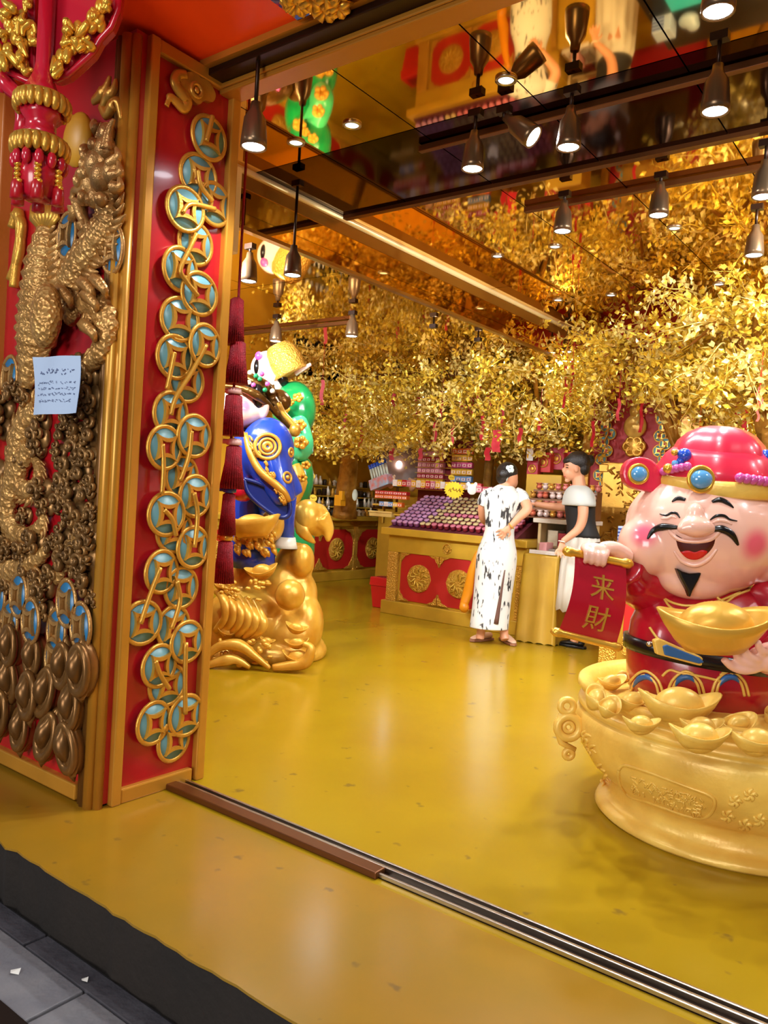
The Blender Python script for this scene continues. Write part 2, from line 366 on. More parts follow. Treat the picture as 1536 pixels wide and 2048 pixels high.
for (x, y), lab in zip(((1012, 160), (704, 250), (592, 285), (1110, 493), (1349, 456), (995, 512), (1222, 590), (1116, 600), (1438, 568)),
   ('recessed downlight between two front spotlights', 'recessed downlight in the front ceiling left of centre', 'recessed downlight near the red coin pillar', 'recessed downlight under the left end of the second track',
    'recessed downlight right of centre past the second track', 'recessed downlight left of the second track', 'recessed downlight above the right golden tree', 'recessed downlight above the middle golden trees', 'recessed downlight at the far right above the golden leaves')):
    p = onZ(x, y, ZC-.004); b = MB(); b.lathe([(.045, .004), (.045, -.006), (.034, -.008), (.03, 0)], (p.x, p.y, ZC-.002), 18)
    t = thing('recessed_downlight', lab, 'downlight', (p.x, p.y, ZC-.01), 'recessed ceiling downlights'); obj('bezel', b, CHROME, t)
    b = MB(); b.lathe([(.032, 0), (.032, -.003), (0, -.004)], (p.x, p.y, ZC-.002), 18); obj('lens', b, DIM, t)
for x, y, z, lab in ((.6, 3.16, ZC, 'track spotlight out to the right on the front track'), (1.8, 4.12, ZC, 'track spotlight out to the right on the second track'), (.5, 4.12, ZC, 'track spotlight over the right aisle'),
    (-6.3, 6.2, ZL, 'track spotlight over the left aisle'), (-5.2, 7.6, ZL, 'track spotlight over the far left counter'), (-5.0, 3.4, ZL, 'track spotlight behind the entrance pillar'), (-3.2, 7.0, ZC, 'track spotlight over the shelves behind the counter'),
    (-1.4, 7.4, ZC, 'track spotlight in front of the gourd panel'), (-.2, 6.2, ZC, 'track spotlight over the right golden tree')):
    spot(0, 0, z-.26, z, lab, 0, 0, 30, at=(x, y))  # spotlights added as general fill for the shop interior
for x, y, tg, lab in ((.4, 3.16, (-3.4, 8.6, 2.0), 'first tilted track spotlight right of the frame turned to the trees'), (1.0, 4.12, (-2.6, 8.0, 2.1), 'second tilted track spotlight right of the frame turned to the trees'), (1.6, 3.16, (-1.0, 6.6, 2.1), 'third tilted track spotlight right of the frame turned to the trees'), (2.2, 4.12, (-4.6, 9.0, 1.8), 'fourth tilted track spotlight right of the frame turned to the trees'), (-.2, 4.12, (-5.4, 9.2, 1.8), 'fifth tilted track spotlight right of the frame turned to the far trees')):
    spot(0, 0, ZC-.28, ZC, lab, power=58, at=(x, y), aim=tg)  # out-of-frame spotlights added to brighten the golden trees
rail(-4.5, -3.5, 2.6, ZL-.005, 'brown lighting track on the lower ceiling hidden behind the entrance pillar')  # unseen track, added to carry the fill spotlights below
for x, tg, pw, lab in ((-4.4, (-6.8, 8.4, 1.0), 85, 'track spotlight behind the pillar turned to the long left counter'), (-4.1, (-5.6, 8.4, 1.9), 52, 'track spotlight behind the pillar turned to the left golden tree'), (-3.8, (-4.4, 6.6, .6), 42, 'track spotlight behind the pillar turned to the main counter'), (-3.55, (-3.4, 8.0, 2.0), 52, 'track spotlight behind the pillar turned to the middle trees')):
    spot(0, 0, ZL-.24, ZL, lab, power=pw, at=(x, 2.6), aim=tg)  # hidden spotlights added to brighten the left counters and trees
spot(0, 0, ZL-.26, ZL, 'tilted track spotlight over the far left counter turned to the bottles', power=45, at=(-5.6, 7.6), aim=(-6.95, 8.4, 1.0))  # extra spotlight added to lift the dim bottles in the left corner
# ================================================================== ENTRANCE PILLAR
PL = thing('entrance_pillar', 'red lacquered entrance pillar with chained coins on its side and dragons on its front', 'pillar', (-3.0, 1.9, 0))
FR = mat('ochre_gilt', (0, 0, 0)); FR2 = mat('frame_gilt', (196, 138, 46), metal=.4, rough=.33, var=.1)
obj('core', MB().box((-4.4, YF, .01), (XR, YB, HL)), RED, PL)
obj('plinth_gap', MB().box((-4.4, YF+.01, 0), (XR-.01, YB, .012)), BLACK, PL)
for x, y, r, m_ in ((-2.558, YF-.004, .016, 0), (-2.532, YF-.012, .018, 0), (-2.5, YF-.012, .022, 1), (-2.474, YF+.006, .018, 1)):
    b = MB(); b.tube([(x, y, 0), (x, y, HL-.02)], r, 10); obj('corner_moulding', b, FR2 if m_ else mat('dark_bronze_frame', (122, 82, 36), metal=.45, rough=.35, var=.1), PL)
def strip(a, c, m=FR2, bev=.006): return obj('frame_strip', MB().box(a, c), m, PL, bevel=bev)
strip((XR-.01, YF+.045, 0), (XR+.028, YF+.085, HL)); strip((XR-.01, YB-.03, 0), (XR+.03, YB+.012, HL))
strip((XR-.01, YF+.085, 0), (XR+.024, YB-.045, .055)); strip((XR-.01, YF+.085, HL-.05), (XR+.024, YB-.045, HL))
strip((-4.4, YF-.03, .012), (-2.565, YF+.01, .07)); strip((-3.44, YF-.05, .012), (-3.285, YF+.01, HL), mat('amber_wood', (178, 104, 36), rough=.4, bump=.2, bs=30))
def coin_pieces(R, field):
    g = MB(); g.ring((0, 0, .006), R*.9, R*.11, n=30, k=6, flat=.8)
    N = 40
    def star(f):
        out = []
        for i in range(N):
            t = 2*PI*i/N; x, y = f*math.cos(t)**3, f*math.sin(t)**3; out.append((math.hypot(x, y), math.atan2(y, x)+PI/4))
        return out
    o_, i_ = star(.8*R), star(.46*R); vs = []
    for z, S in ((.004, o_), (.022, o_), (.022, i_), (.004, i_)):
        vs += [(r*math.cos(a), r*math.sin(a), z) for r, a in S]
    g.add(vs, [(k*N+i, k*N+(i+1) % N, (k+1)*N+(i+1) % N, (k+1)*N+i) for k in range(3) for i in range(N)], False)
    f = MB(); f.lathe([(0, .0), (R*.88, 0), (R*.88, .008), (0, .0085)], n=26); 
    h = MB(); h.add([(r*math.cos(a), r*math.sin(a), .0115) for r, a in i_], [list(range(N))])
    return g, f, h
R90Y = Euler((0, PI/2, 0))
def place_coins(pts, R, field, rotf, posf, gm=GOLD, hm=REDM, sc_=(1, 1, 1)):
    g, f, h = coin_pieces(R, field); first = None
    for k, (x, y, up) in enumerate(pts):
        if first is None:
            c = obj('coin', g, gm, PL, org=(0, 0, 0)); q = obj('coin_field', f, field, c, org=(0, 0, 0)); w = obj('coin_hole', h, hm, c, org=(0, 0, 0)); q.location = w.location = (0, 0, 0); first = c
        else: c = dup_tree(first, PL)
        c.location = posf(x, y, up)-PL.location; c.rotation_euler = rotf(rnd.uniform(-.12, .12)); c.scale = sc_
pr = lambda x, y, o=0: onX(x, y, XR+.004+o)
side = [(416,277,1),(395,353,0),(427,409,1),(369,419,2),(389,488,0),(358,539,1),(397,588,2),(358,639,1),(408,691,2),(348,714,1),(370,762,0),(339,827,1),(386,872,2),(327,895,2),(361,953,0),(388,992,1),(331,1028,2),(347,1063,0),(384,1094,1),(321,1143,1),(360,1175,0),(283,1245,1),(344,1253,0),(372,1283,1),(316,1331,1),(333,1369,0),(370,1430,1),(305,1445,1),(345,1480,0)]
place_coins(side, .088, TEAL, lambda j: Euler((j, PI/2, 0)), lambda x, y, u: pr(x, y, .011*u))
cords = [[(425,232),(420,255),(413,282)],[(396,340),(402,372),(425,402)],[(365,425),(382,408),(430,418)],[(393,468),(378,500),(361,538),(372,562),(396,592)],[(413,690),(385,742),(352,795),(342,830)],[(349,705),(343,735),(334,778)],[(383,862),(378,910),(360,962)],[(325,888),(327,935),(324,988)],[(388,985),(395,1030),(389,1095)],[(328,1020),(344,1038),(352,1072)],[(321,1135),(300,1190),(281,1248)],[(354,1162),(360,1202),(343,1258)],[(372,1285),(370,1360),(371,1428)],[(311,1322),(321,1350),(339,1378)]]
for c in cords:
    b = MB(); b.tube(smoothline([pr(x, y, .042) for x, y in c]), .0095, 7); obj('cord', b, GOLD, PL)
# cloud ornament at the head of the side panel
b = MB(); b.tube(smoothline([pr(x, y, .012) for x, y in [(333,212),(340,196),(352,203),(366,216),(374,204),(362,186),(350,165),(356,150),(372,150)]]), [.01]*5+taper(44, .016, .026, .018), 8, flat=(V((1, 0, 0)), .6))
b.prism([(pr(x, y).y, pr(x, y).z) for x, y in smoothline([(352,152,0),(372,146,0),(388,152,0),(396,160,0),(412,168,0),(424,190,0),(420,206,0),(404,204,0),(392,212,0),(378,200,0),(366,190,0),(358,176,0)], 4) for x, y in [(x, y)]] if False else [(pr(q.x, q.y).y, pr(q.x, q.y).z) for q in smoothline([(352,152,0),(372,146,0),(388,150,0),(396,158,0),(412,166,0),(425,190,0),(420,206,0),(404,203,0),(392,211,0),(378,200,0),(366,188,0),(356,172,0)], 4)], (XR, 0, 0), (0, 1, 0), (0, 0, 1), (.022, 0, 0))
e = pr(393, 181, .022); b.ring(e, .024, .008, ax=(1, 0, 0)); b.ell(e, (.01, .012, .012)); obj('cloud_ornament', b, GOLD, PL)
# ---- carved front: dragons, carp, clouds, coins and ingots
pf = lambda x, y, o=0: onY(x, y, YF-o)
YAX = V((0, 1, 0))
def body(pts, rs, m=SCALE, name='dragon_body', n=12, off=.03, fins=None, ridged=.09):
    c = smoothline([pf(x, y, off) for x, y in pts], 10); k = len(c)
    rr = []
    for i in range(k):
        t = i/(k-1)*(len(rs)-1); a = int(min(t, len(rs)-2)); rr.append(.8*lerp(rs[a], rs[a+1], t-a)*(1+ridged*math.sin(i*1.9)))
    b = MB(); b.tube(c, rr, n, flat=(YAX, .65)); o = obj(name, b, m, PL)
    if fins:
        b = MB()
        for i in range(2, k-2, 2):
            t = (c[i+1]-c[i-1]).normalized(); s_ = t.cross(YAX).normalized()*fins
            p = c[i]+s_*rr[i]*.85; b.tube([p, p+s_*rr[i]*.45-t*.02, p+s_*rr[i]*.75-t*.045], [rr[i]*.28, rr[i]*.2, .003], 5)
        obj('dorsal_fin', b, BRONZE, PL)
    return o
body([(205,372),(216,420),(200,470),(160,525),(134,575),(140,622),(150,640)], [.055,.07,.085,.085,.075,.06,.035], fins=1)
body([(165,610),(195,600),(212,650),(200,705),(172,735),(150,760)], [.05,.075,.07,.055,.04,.02], fins=-1)
body([(92,455),(84,520),(80,590),(72,660),(62,720),(52,775)], [.05,.105,.13,.13,.09,.04], name='carp_body', off=.04, fins=1)
body([(78,820),(52,850),(36,900),(32,950),(48,980),(72,972),(78,940),(66,915)], [.06,.075,.075,.06,.05,.042,.035,.015], fins=-1)
body([(60,890),(28,960),(14,1020),(26,1062),(58,1072),(84,1046),(80,1008)], [.06,.07,.065,.055,.045,.035,.015], fins=-1)
body([(95,1100),(60,1130),(25,1142),(-10,1150)], [.03,.05,.06,.06])
body([(170,1050),(150,1090),(130,1130),(112,1165)], [.03,.045,.04,.02])
b = MB()
for k in range(7):
    x0 = 60+k*8; b.tube([pf(90, 462, .04), pf(x0+6, 432, .05), pf(x0+3, 402+abs(k-3)*4, .03)], [.02, .026, .012], 6, flat=(YAX, .5))
obj('carp_tail', b, GOLD, PL)
b = MB(); b.ell(pf(92, 632, .13), (.07, .05, .12)); obj('scale_plate', b, SCALE, PL)
b = MB()        # dragon head, mane, horns, whiskers, claws
for x, y, r in ((205,355,.06),(196,330,.065),(182,372,.05),(210,300,.05),(212,268,.04),(224,345,.045),(190,395,.04)): b.ell(pf(x, y, .05), (r, r*.7, r), 10, 7)
for q in ([(200,320),(196,285),(204,245)],[(214,300),(218,262),(228,238)],[(222,330),(236,312),(232,295)],[(225,352),(240,345),(236,322)],[(228,375),(240,372),(238,352)],[(176,350),(160,345),(150,372)],[(178,380),(150,382),(146,410)],[(184,398),(160,404),(140,395)],[(196,260),(188,250),(190,238)]):
    b.tube(smoothline([pf(x, y, .06) for x, y in q], 5), taper(11, .026, .006), 7)
for q in ([(160,410),(166,436),(180,455)],[(150,415),(148,430),(140,440)],[(168,450),(172,462),(160,470)],[(180,455),(184,468),(178,476)]): b.tube(smoothline([pf(x, y, .05) for x, y in q], 5), taper(11, .03, .012), 7)
for k in range(9): b.ell(pf(172+rnd.uniform(-22, 40), 330+rnd.uniform(-50, 70), .07), (.022, .03, .028), 8, 6)
obj('dragon_head', b, BRONZE, PL)
b = MB()        # claws lower down
for x, y in ((172,590),(190,560),(165,565),(120,580),(168,650)):
    for k in range(3): b.tube(smoothline([pf(x, y, .06), pf(x+8+k*5, y+4+k*7, .09), pf(x+14+k*4, y+20+k*8, .05)], 4), taper(9, .026, .006), 6)
obj('dragon_claw', b, BRONZE, PL)
b = MB()        # twin tailed flourish high on the front
for q in ([(186,203),(200,192),(212,178),(220,152)],[(205,215),(215,195),(228,180),(232,158)],[(202,212),(214,228),(226,212),(236,206),(242,240)]): b.tube(smoothline([pf(x, y, .03) for x, y in q], 6), taper(6*(len(q)-1)+1, .016, .03, .008), 8, flat=(YAX, .6))
obj('cloud_ornament', b, GOLD, PL)
b = MB(); b.ell(pf(156, 280, .05), (.085, .035, .1)); b.tube([pf(152, 250, .05), pf(146, 232, .05)], [.02, .008], 6); obj('gold_peach', b, GOLDF, PL)
b = MB()
for q in ([(25,455),(38,425),(40,500),(22,560)],[(30,430),(44,450),(34,520),(28,575)]): b.tube(smoothline([pf(x, y, .02) for x, y in q], 6), .022, 7)
obj('cloud_ornament', b, GOLD, PL)
# cloud scrolls packed over the lower half
def scroll(seed):
    r = random.Random(seed); b = MB()
    for (ox, oz, s, dr) in ((0, 0, 1, 1), (.05, .018, .75, -1), (-.04, .03, .7, 1), (.015, .055, .6, -1)):
        pts = []
        for i in range(15):
            a = i*.62*dr+r.uniform(0, .2); q = s*.038*(1-i/17); pts.append((ox+q*math.cos(a), -.03-.02*s-.0012*i, oz+q*math.sin(a)))
        b.tube(pts, taper(15, .013*s, .016*s, .008*s), 6)
    b.ell((0, -.012, .02), (.07, .028, .06), 10, 6)
    return b
SCR = [obj('cloud_scroll', scroll(k), mat('dark_bronze_gilding', (168, 124, 70), metal=.55, rough=.33, rgb2=(110, 78, 40), vs=10), PL, org=(0, 0, 0)) for k in range(4)]
spots = [(40,790),(25,820),(70,790),(60,770),(170,770),(190,745),(175,720),(195,790),(165,810),(190,830),(150,840),(175,860),(200,870),(140,870),(165,895),(190,910),(130,905),(150,930),(178,945),(200,960),(140,960),(160,985),(190,990),(135,1000),(170,1020),(195,1030),(150,1045),(180,1060),(140,1075),(190,1085),(165,1100),(120,1095),(185,1120),(150,1125),(20,860),(85,870),(95,850),(60,920),(95,980),(100,1010),(55,1035),(10,1075),(30,1100),(60,1095),(90,1075),(15,1120),(70,1140),(95,1150),(120,1140),(170,1145),(190,1160),(10,940),(85,905),(30,1165),(100,1180),(160,740),(195,1200),(105,1215)]
spots = [p_ for p_ in spots if not (104 < p_[0] < 122 and 880 < p_[1] < 1040)]
for k, (x, y) in enumerate(spots):
    o = SCR[k % 4] if k < 4 else dup(SCR[k % 4], PL)
    o.location = pf(x, y)-PL.location; s = rnd.uniform(.6, .95); o.scale = (s*.85, s*rnd.uniform(.9, 1.4), s); o.rotation_euler = (0, rnd.uniform(0, 6.28), 0)
place_coins([(137,472,1),(228,500,0),(22,755,0),(40,1190,2),(73,1181,1),(22,1244,1),(64,1242,2),(136,1206,2),(164,1253,2),(116,1262,0),(112,1316,0),(-2,1195,0)], .082, BLUEC, lambda j: Euler((PI/2, j, 0)), lambda x, y, u: pf(x, y, .02+.014*u), BRONZE, mat('dark_bronze_frame', (0, 0, 0)), (.82, 1.14, 1))
b = MB(); b.ell((0, 0, 0), (.052, .04, .088), 16, 10); b.ring((0, -.028, 0), .054, .014, ax=(0, 1, 0), n=24); b.ell((0, -.036, .012), (.034, .034, .045), 12, 8)
b.v = [V((p.x, p.y, p.z*(1.28 if abs(p.y+.028) < .017 else 1))) for p in b.v]
OLD = mat('aged_bronze', (150, 106, 54), metal=.6, rough=.32, rgb2=(112, 76, 36), vs=8)
ig = obj('relief_ingot', b, OLD, PL, org=(0, 0, 0))
for k, (x, y) in enumerate([(76,1312),(137,1330),(172,1338),(31,1358),(5,1290),(69,1390),(103,1384),(153,1412),(12,1425),(52,1456),(106,1472),(147,1493),(6,1350),(30,1290),(0,1400)]):
    o = ig if k == 0 else dup(ig, PL); o.location = pf(x, y, .02+.012*(k % 3))-PL.location; o.rotation_euler = (rnd.uniform(-.15, .1), rnd.uniform(-.25, .25), 0); s = rnd.uniform(.95, 1.1); o.scale = (s*.86, s, s*1.06)
# paper notice taped over the carving
nt = thing('notice_sheet', 'pale blue handwritten notice sheet taped over the dragon carving', 'notice', pf(110, 830, .15))
def nf(u, v, o=0): q = lerp(lerp(pf(65, 714, .15), pf(158, 711, .15), u), lerp(pf(66, 830, .15), pf(154, 826, .15), u), v); return q+V((0, .008*math.sin(u*7+v*3)-o, 0))
b = MB(); n = 10
b.add([nf(i/n, j/n) for j in range(n+1) for i in range(n+1)]+[nf(i/n, j/n)+V((0, .0015, 0)) for j in range(n+1) for i in range(n+1)],
      [(j*(n+1)+i, j*(n+1)+i+1, (j+1)*(n+1)+i+1, (j+1)*(n+1)+i) for j in range(n) for i in range(n)]+[((n+1)**2+j*(n+1)+i, (n+1)**2+(j+1)*(n+1)+i, (n+1)**2+(j+1)*(n+1)+i+1, (n+1)**2+j*(n+1)+i+1) for j in range(n) for i in range(n)])
obj('sheet', b, mat('blue_white_paper', (176, 196, 226), rough=.7), nt)
b = MB()
for row, (v0, u0, u1, st_) in enumerate(((.27, .14, .82, .024), (.46, .1, .9, .013), (.56, .1, .86, .013), (.66, .1, .9, .013), (.77, .16, .8, .013))):
    u = u0
    while u < u1:
        for _ in range(3):
            a, c = u+rnd.uniform(0, .05), v0+rnd.uniform(-st_, st_)*1.6
            b.tube([nf(a, c, .002), nf(a+rnd.uniform(-.03, .04), c+rnd.uniform(-st_, st_)*1.5, .002)], .0011 if row else .0018, 4)
        u += .075
obj('handwriting', b, mat('grey_ink', (108, 122, 158), rough=.8), nt)['kind'] = 'stuff'
# ---- hanging pendant post of the canopy with two carved aprons
PP = thing('pendant_post', 'red hanging canopy post with gold petal bands, beads and tassels, top left', 'pendant post', (-2.62, 1.42, 1.9))
LAC = mat('crimson_lacquer', (186, 20, 44), rough=.22, coat=.4)
DP = 2.5
q = lambda x, y, o=0: P(x, y, DP-o)
ctr = P(85, 200, DP)
def z_at(y): return P(85, y, DP).z
cx, cyy = ctr.x, ctr.y
k = DP/F
ov = lambda y: P(85+(y-200)*(-.06), y, DP)
def lat(prof, name, m, n=6, rip=None, a0=.3):
    b = MB(); b.lathe([(r*k, ov(y).z) for r, y in prof], (cx, cyy, 0), n, a0=a0, ripple=rip); return obj(name, b, m, PP)
lat([(17, -40), (17, 130), (20, 150), (30, 172), (44, 196), (44, 205)], 'shaft', LAC, 4, a0=-.1)
lat([(44, 222), (40, 236), (30, 246), (30, 262), (44, 280)], 'neck', LAC, 6)
lat([(36, 318), (40, 330), (40, 350), (36, 395), (20, 402)], 'body', LAC, 10)
for y, R, nm in ((212, 47, 'petal_band'), (298, 49, 'petal_band')):
    b = MB(); z = ov(y).z
    for i in range(20):
        a = 2*PI*i/20; c = V((cx+R*k*math.cos(a), cyy+R*k*math.sin(a), z)); b.ell(c, (.016, .016, .03), 8, 6)
    b.lathe([(R*k*.8, z+.03), (R*k*1.02, z+.03), (R*k*1.05, z+.018), (R*k*.8, z+.012)], (cx, cyy, 0), 20); obj(nm, b, GOLD, PP)
b = MB()
for i in range(12):
    a = 2*PI*i/12; b.ell((cx+46*k*math.cos(a), cyy+46*k*math.sin(a), ov(328).z), (.015, .015, .026), 8, 6)
obj('scallop', b, LAC, PP)
for i in range(6):
    b = MB(); t = MB()
    a = 2*PI*i/6+.5; X, Y = cx+43*k*math.cos(a), cyy+43*k*math.sin(a)
    for j in range(6): b.ell((X, Y, ov(322+j*10).z), (.012, .012, .0085), 8, 6)
    for j in range(3): b.ell((X+(j-1)*.014, Y, ov(376).z), (.009, .009, .008), 8, 6)
    t.lathe([(.012, ov(372).z), (.019, ov(380).z), (.021, ov(408).z), (.012, ov(410).z)], (X, Y, 0), 10, ripple=(8, .12))
    obj('bead_string', b, GOLDB, PP); obj('tassel', t, RED, PP)
def apron(outl, name, carve):
    b = MB(); pts = [P(x, y, DP+.03) for x, y in outl]; nrm = V((FW.x, FW.y, 0)).normalized()*.05
    n = len(pts); b.add(pts+[p+nrm for p in pts], [list(range(n)), list(range(n, 2*n))[::-1]]+[(i, (i+1) % n, n+(i+1) % n, n+i) for i in range(n)], False)
    o = obj(name, b, LAC, PP, bevel=.005)
    b = MB(); b.tube([P(x, y, DP+.02) for x, y in outl[1:-1]], .011, 6); obj('apron_rim', b, LAC, PP)
    b = MB()
    for x, y in carve:
        pts = smoothline([P(x+rnd.uniform(-14, 14), y+rnd.uniform(-16, 16), DP+.005-rnd.uniform(0, .03)) for _ in range(4)], 5); b.tube(pts, taper(len(pts), .006, .015, .006), 6)
        b.ell(P(x+rnd.uniform(-10, 10), y+rnd.uniform(-10, 10), DP+.01), (.02, .016, .026), 8, 6)
    obj('gilt_carving', b, GOLDB, PP)
apron([(100,-60),(100,155),(112,158),(135,150),(160,128),(185,105),(200,78),(222,55),(236,20),(240,-20),(246,-60)], 'apron', [(116,128),(125,112),(138,98),(150,88),(138,75),(160,62),(172,80),(180,48),(192,30),(205,20),(165,95),(120,140),(145,60),(200,45),(215,8)])
apron([(70,-60),(70,160),(55,162),(30,150),(0,138),(-30,125),(-50,-60)], 'apron', [(50,130),(30,118),(12,108),(52,100),(35,80),(15,70),(58,60),(25,40),(45,30),(8,30),(20,10),(55,10),(40,110),(5,128),(60,80),(35,55),(-10,60),(-15,100)])
b = MB()
for x, y in ((10,165),(22,178),(35,186),(48,198),(45,250),(52,262),(40,268),(5,172)): b.ell(P(x, y, DP+.03), (.018, .014, .022), 8, 6)
b.tube([P(0, 150, DP+.03), P(20, 176, DP+.03), P(44, 196, DP+.03), P(48, 240, DP+.03), P(44, 272, DP+.03)], .026, 7); obj('bracket_arm', b, LAC, PP)
# ================================================================== FORTUNE GOD STATUE IN THE GOLD POT
def hit(tree, x, y, off=0.):
    r = ray(x, y).normalized(); h = tree.ray_cast(CAMP, r)
    return (h[0]+h[1]*off, h[1]) if h[0] is not None else (None, None)
def strokes(tree, b, pts, r, off=.0, n=7, k=5, flat=None):
    w = []
    for q in smoothline([(x, y, 0) for x, y in pts], k):
        h, _ = hit(tree, q.x, q.y, off)
        if h is not None: w.append(h)
    if len(w) < 3: return
    rr = r if not isinstance(r, (list, tuple)) else [lerp(r[min(int(i/(len(w)-1)*(len(r)-1)), len(r)-2)], r[min(int(i/(len(w)-1)*(len(r)-1)), len(r)-2)+1], i/(len(w)-1)*(len(r)-1)-min(int(i/(len(w)-1)*(len(r)-1)), len(r)-2)) for i in range(len(w))]
    b.tube(w, rr, n)
def patch(tree, b, outline, off=.003, rings=5, thick=.004):
    o = smoothline([(x, y, 0) for x, y in outline+outline[:1]], 4)[:-1]; n = len(o)
    cx_, cy_ = sum(q.x for q in o)/n, sum(q.y for q in o)/n; vs = []
    for j in range(rings+1):
        t = j/rings
        for q in o:
            h, nn = hit(tree, lerp(cx_, q.x, max(t, .02)), lerp(cy_, q.y, max(t, .02)), off if t < 1 else -thick)
            vs.append(h if h is not None else vs[-1])
    b.add(vs, [list(range(n))]+[(j*n+i, j*n+(i+1) % n, (j+1)*n+(i+1) % n, (j+1)*n+i) for j in range(rings) for i in range(n)])
def spotted(name, base, dots, col, rough=.22, coat=.5):
    """glazed figure skin with painted blush discs at object-space points"""
    m = mat(name, base, rough=rough, coat=coat); n, L = m.node_tree.nodes, m.node_tree.links; b = n['Principled BSDF']
    tc = n.new('ShaderNodeTexCoord'); prev = None
    for c, r in dots:
        d = n.new('ShaderNodeVectorMath'); d.operation = 'DISTANCE'; L.new(tc.outputs['Object'], d.inputs[0]); d.inputs[1].default_value = c
        mr = n.new('ShaderNodeMapRange'); mr.inputs['From Min'].default_value = r*.25; mr.inputs['From Max'].default_value = r; mr.inputs['To Min'].default_value = 1; mr.inputs['To Max'].default_value = 0
        mr.interpolation_type = 'SMOOTHSTEP'; L.new(d.outputs['Value'], mr.inputs['Value'])
        x = n.new('ShaderNodeMix'); x.data_type = 'RGBA'; L.new(mr.outputs[0], x.inputs['Factor'])
        x.inputs['A'].default_value = (*lin(base), 1); x.inputs['B'].default_value = (*lin(col), 1)
        if prev: L.new(prev.outputs['Result'], x.inputs['A'])
        prev = x
    L.new(prev.outputs['Result'], b.inputs['Base Color']); return m
def ingot(L_, Wd=.55, Hh=.42, lift=.3, dome=.5, n=28, ridge=0):
    a, c = L_, L_*Wd; b = MB(); vs = []
    lv = [(.42, 0, 0), (.5, .0, 0), (.68, .3, .15), (.86, .65, .55), (1, 1, 1), (.96, 1.03, 1), (.86, .9, .8), (.72, .62, .4), (.5, .5, .1)]
    for s_, z, l in lv:
        for j in range(n):
            t = 2*PI*j/n; vs.append((a*s_*math.cos(t), c*s_*math.sin(t), L_*Hh*z+L_*lift*l*math.cos(t)**2))
    k = len(lv)
    b.add(vs, [(i*n+j, i*n+(j+1) % n, (i+1)*n+(j+1) % n, (i+1)*n+j) for i in range(k-1) for j in range(n)]+[list(range(n))[::-1], [(k-1)*n+j for j in range(n)]])
    b.ell((0, 0, L_*Hh*.75), (a*.62, c*.68, L_*dome), 22, 14); return b
STG = mat('statue_gilt', (242, 204, 100), metal=.12, rough=.34, bump=.1, bs=70, rgb2=(224, 176, 76), vs=6)
leftfoot = onZ(1200, 1622); PC = leftfoot+R0*.5; PC.z = 0
pot = thing('treasure_pot', 'large gold treasure pot on a round foot holding the laughing fortune god statue', 'pot', PC)
b = MB(); b.lathe([(.40, 0), (.492, 0), (.505, .012), (.496, .032), (.468, .04), (.446, .055), (.442, .11), (.462, .128), (.53, .18), (.575, .245), (.6, .31), (.604, .36), (.597, .39), (.582, .396), (.594, .408), (.597, .418), (.592, .43), (.574, .435), (.562, .445), (.565, .455), (.592, .468), (.602, .482), (.6, .5), (.588, .508), (.55, .504), (.54, .46), (.535, .42), (.4, .43), (0, .44)], PC, 72)
pbody = obj('pot_body', b, STG, pot); PT = bvh(pbody)
b = MB()
o_ = [(1238,1540),(1246,1531),(1262,1533),(1300,1545),(1340,1560),(1380,1575),(1412,1587),(1428,1598),(1428,1615),(1418,1630),(1400,1636),(1370,1630),(1330,1616),(1290,1602),(1262,1594),(1246,1578),(1238,1560)]
strokes(PT, b, o_+o_[:1], .006, .001); obj('cartouche_rim', b, STG, pot)
b = MB(); r7 = random.Random(3)
for k in range(95):
    u, v = r7.uniform(.07, .93), r7.uniform(.1, .85); x = 1250+u*168; y = 1541+u*56+v*45
    dx, dy = r7.choice([(10, 3), (2, 9), (7, 8), (-6, 7)]); strokes(PT, b, [(x, y), (x+dx*.5, y+dy*.5), (x+dx, y+dy)], .0036, .001, 5, 3)
obj('cartouche_characters', b, STG, pot)['kind'] = 'stuff'
b = MB()
for (x, y) in ((1470,1602),(1500,1590),(1520,1640),(1455,1632),(1490,1650),(1196,1540),(1180,1500),(1205,1560),(1168,1475)):
    for k in range(5):
        a = k*1.26+x; strokes(PT, b, [(x, y), (x+8*math.cos(a), y+8*math.sin(a)), (x+15*math.cos(a+.5), y+13*math.sin(a+.5))], [.004, .008, .003], .001, 6, 3)
obj('flower_relief', b, STG, pot)['kind'] = 'stuff'
b = MB()
for x, y, R, r in ((1134, 1412, 13, 7), (1137, 1454, 22, 9), (1137, 1508, 8, 6)): b.ring(P(x, y, 3.1), px(R, 3.1), px(r, 3.1), ax=FW)
b.ring(P(1137, 1454, 3.1), px(9, 3.1), px(5, 3.1), ax=FW); b.tube([P(1150, 1425, 3.1), P(1120, 1432, 3.1), P(1112, 1455, 3.1), P(1122, 1485, 3.1), P(1150, 1500, 3.1)], .012, 8)
obj('scroll_handle', b, STG, pot)
b = MB(); b.lathe([(0, .40), (.54, .42), (.535, .46), (.4, .5), (.2, .5), (0, .5)], PC, 40); obj('ingot_bed', b, STG, pot)
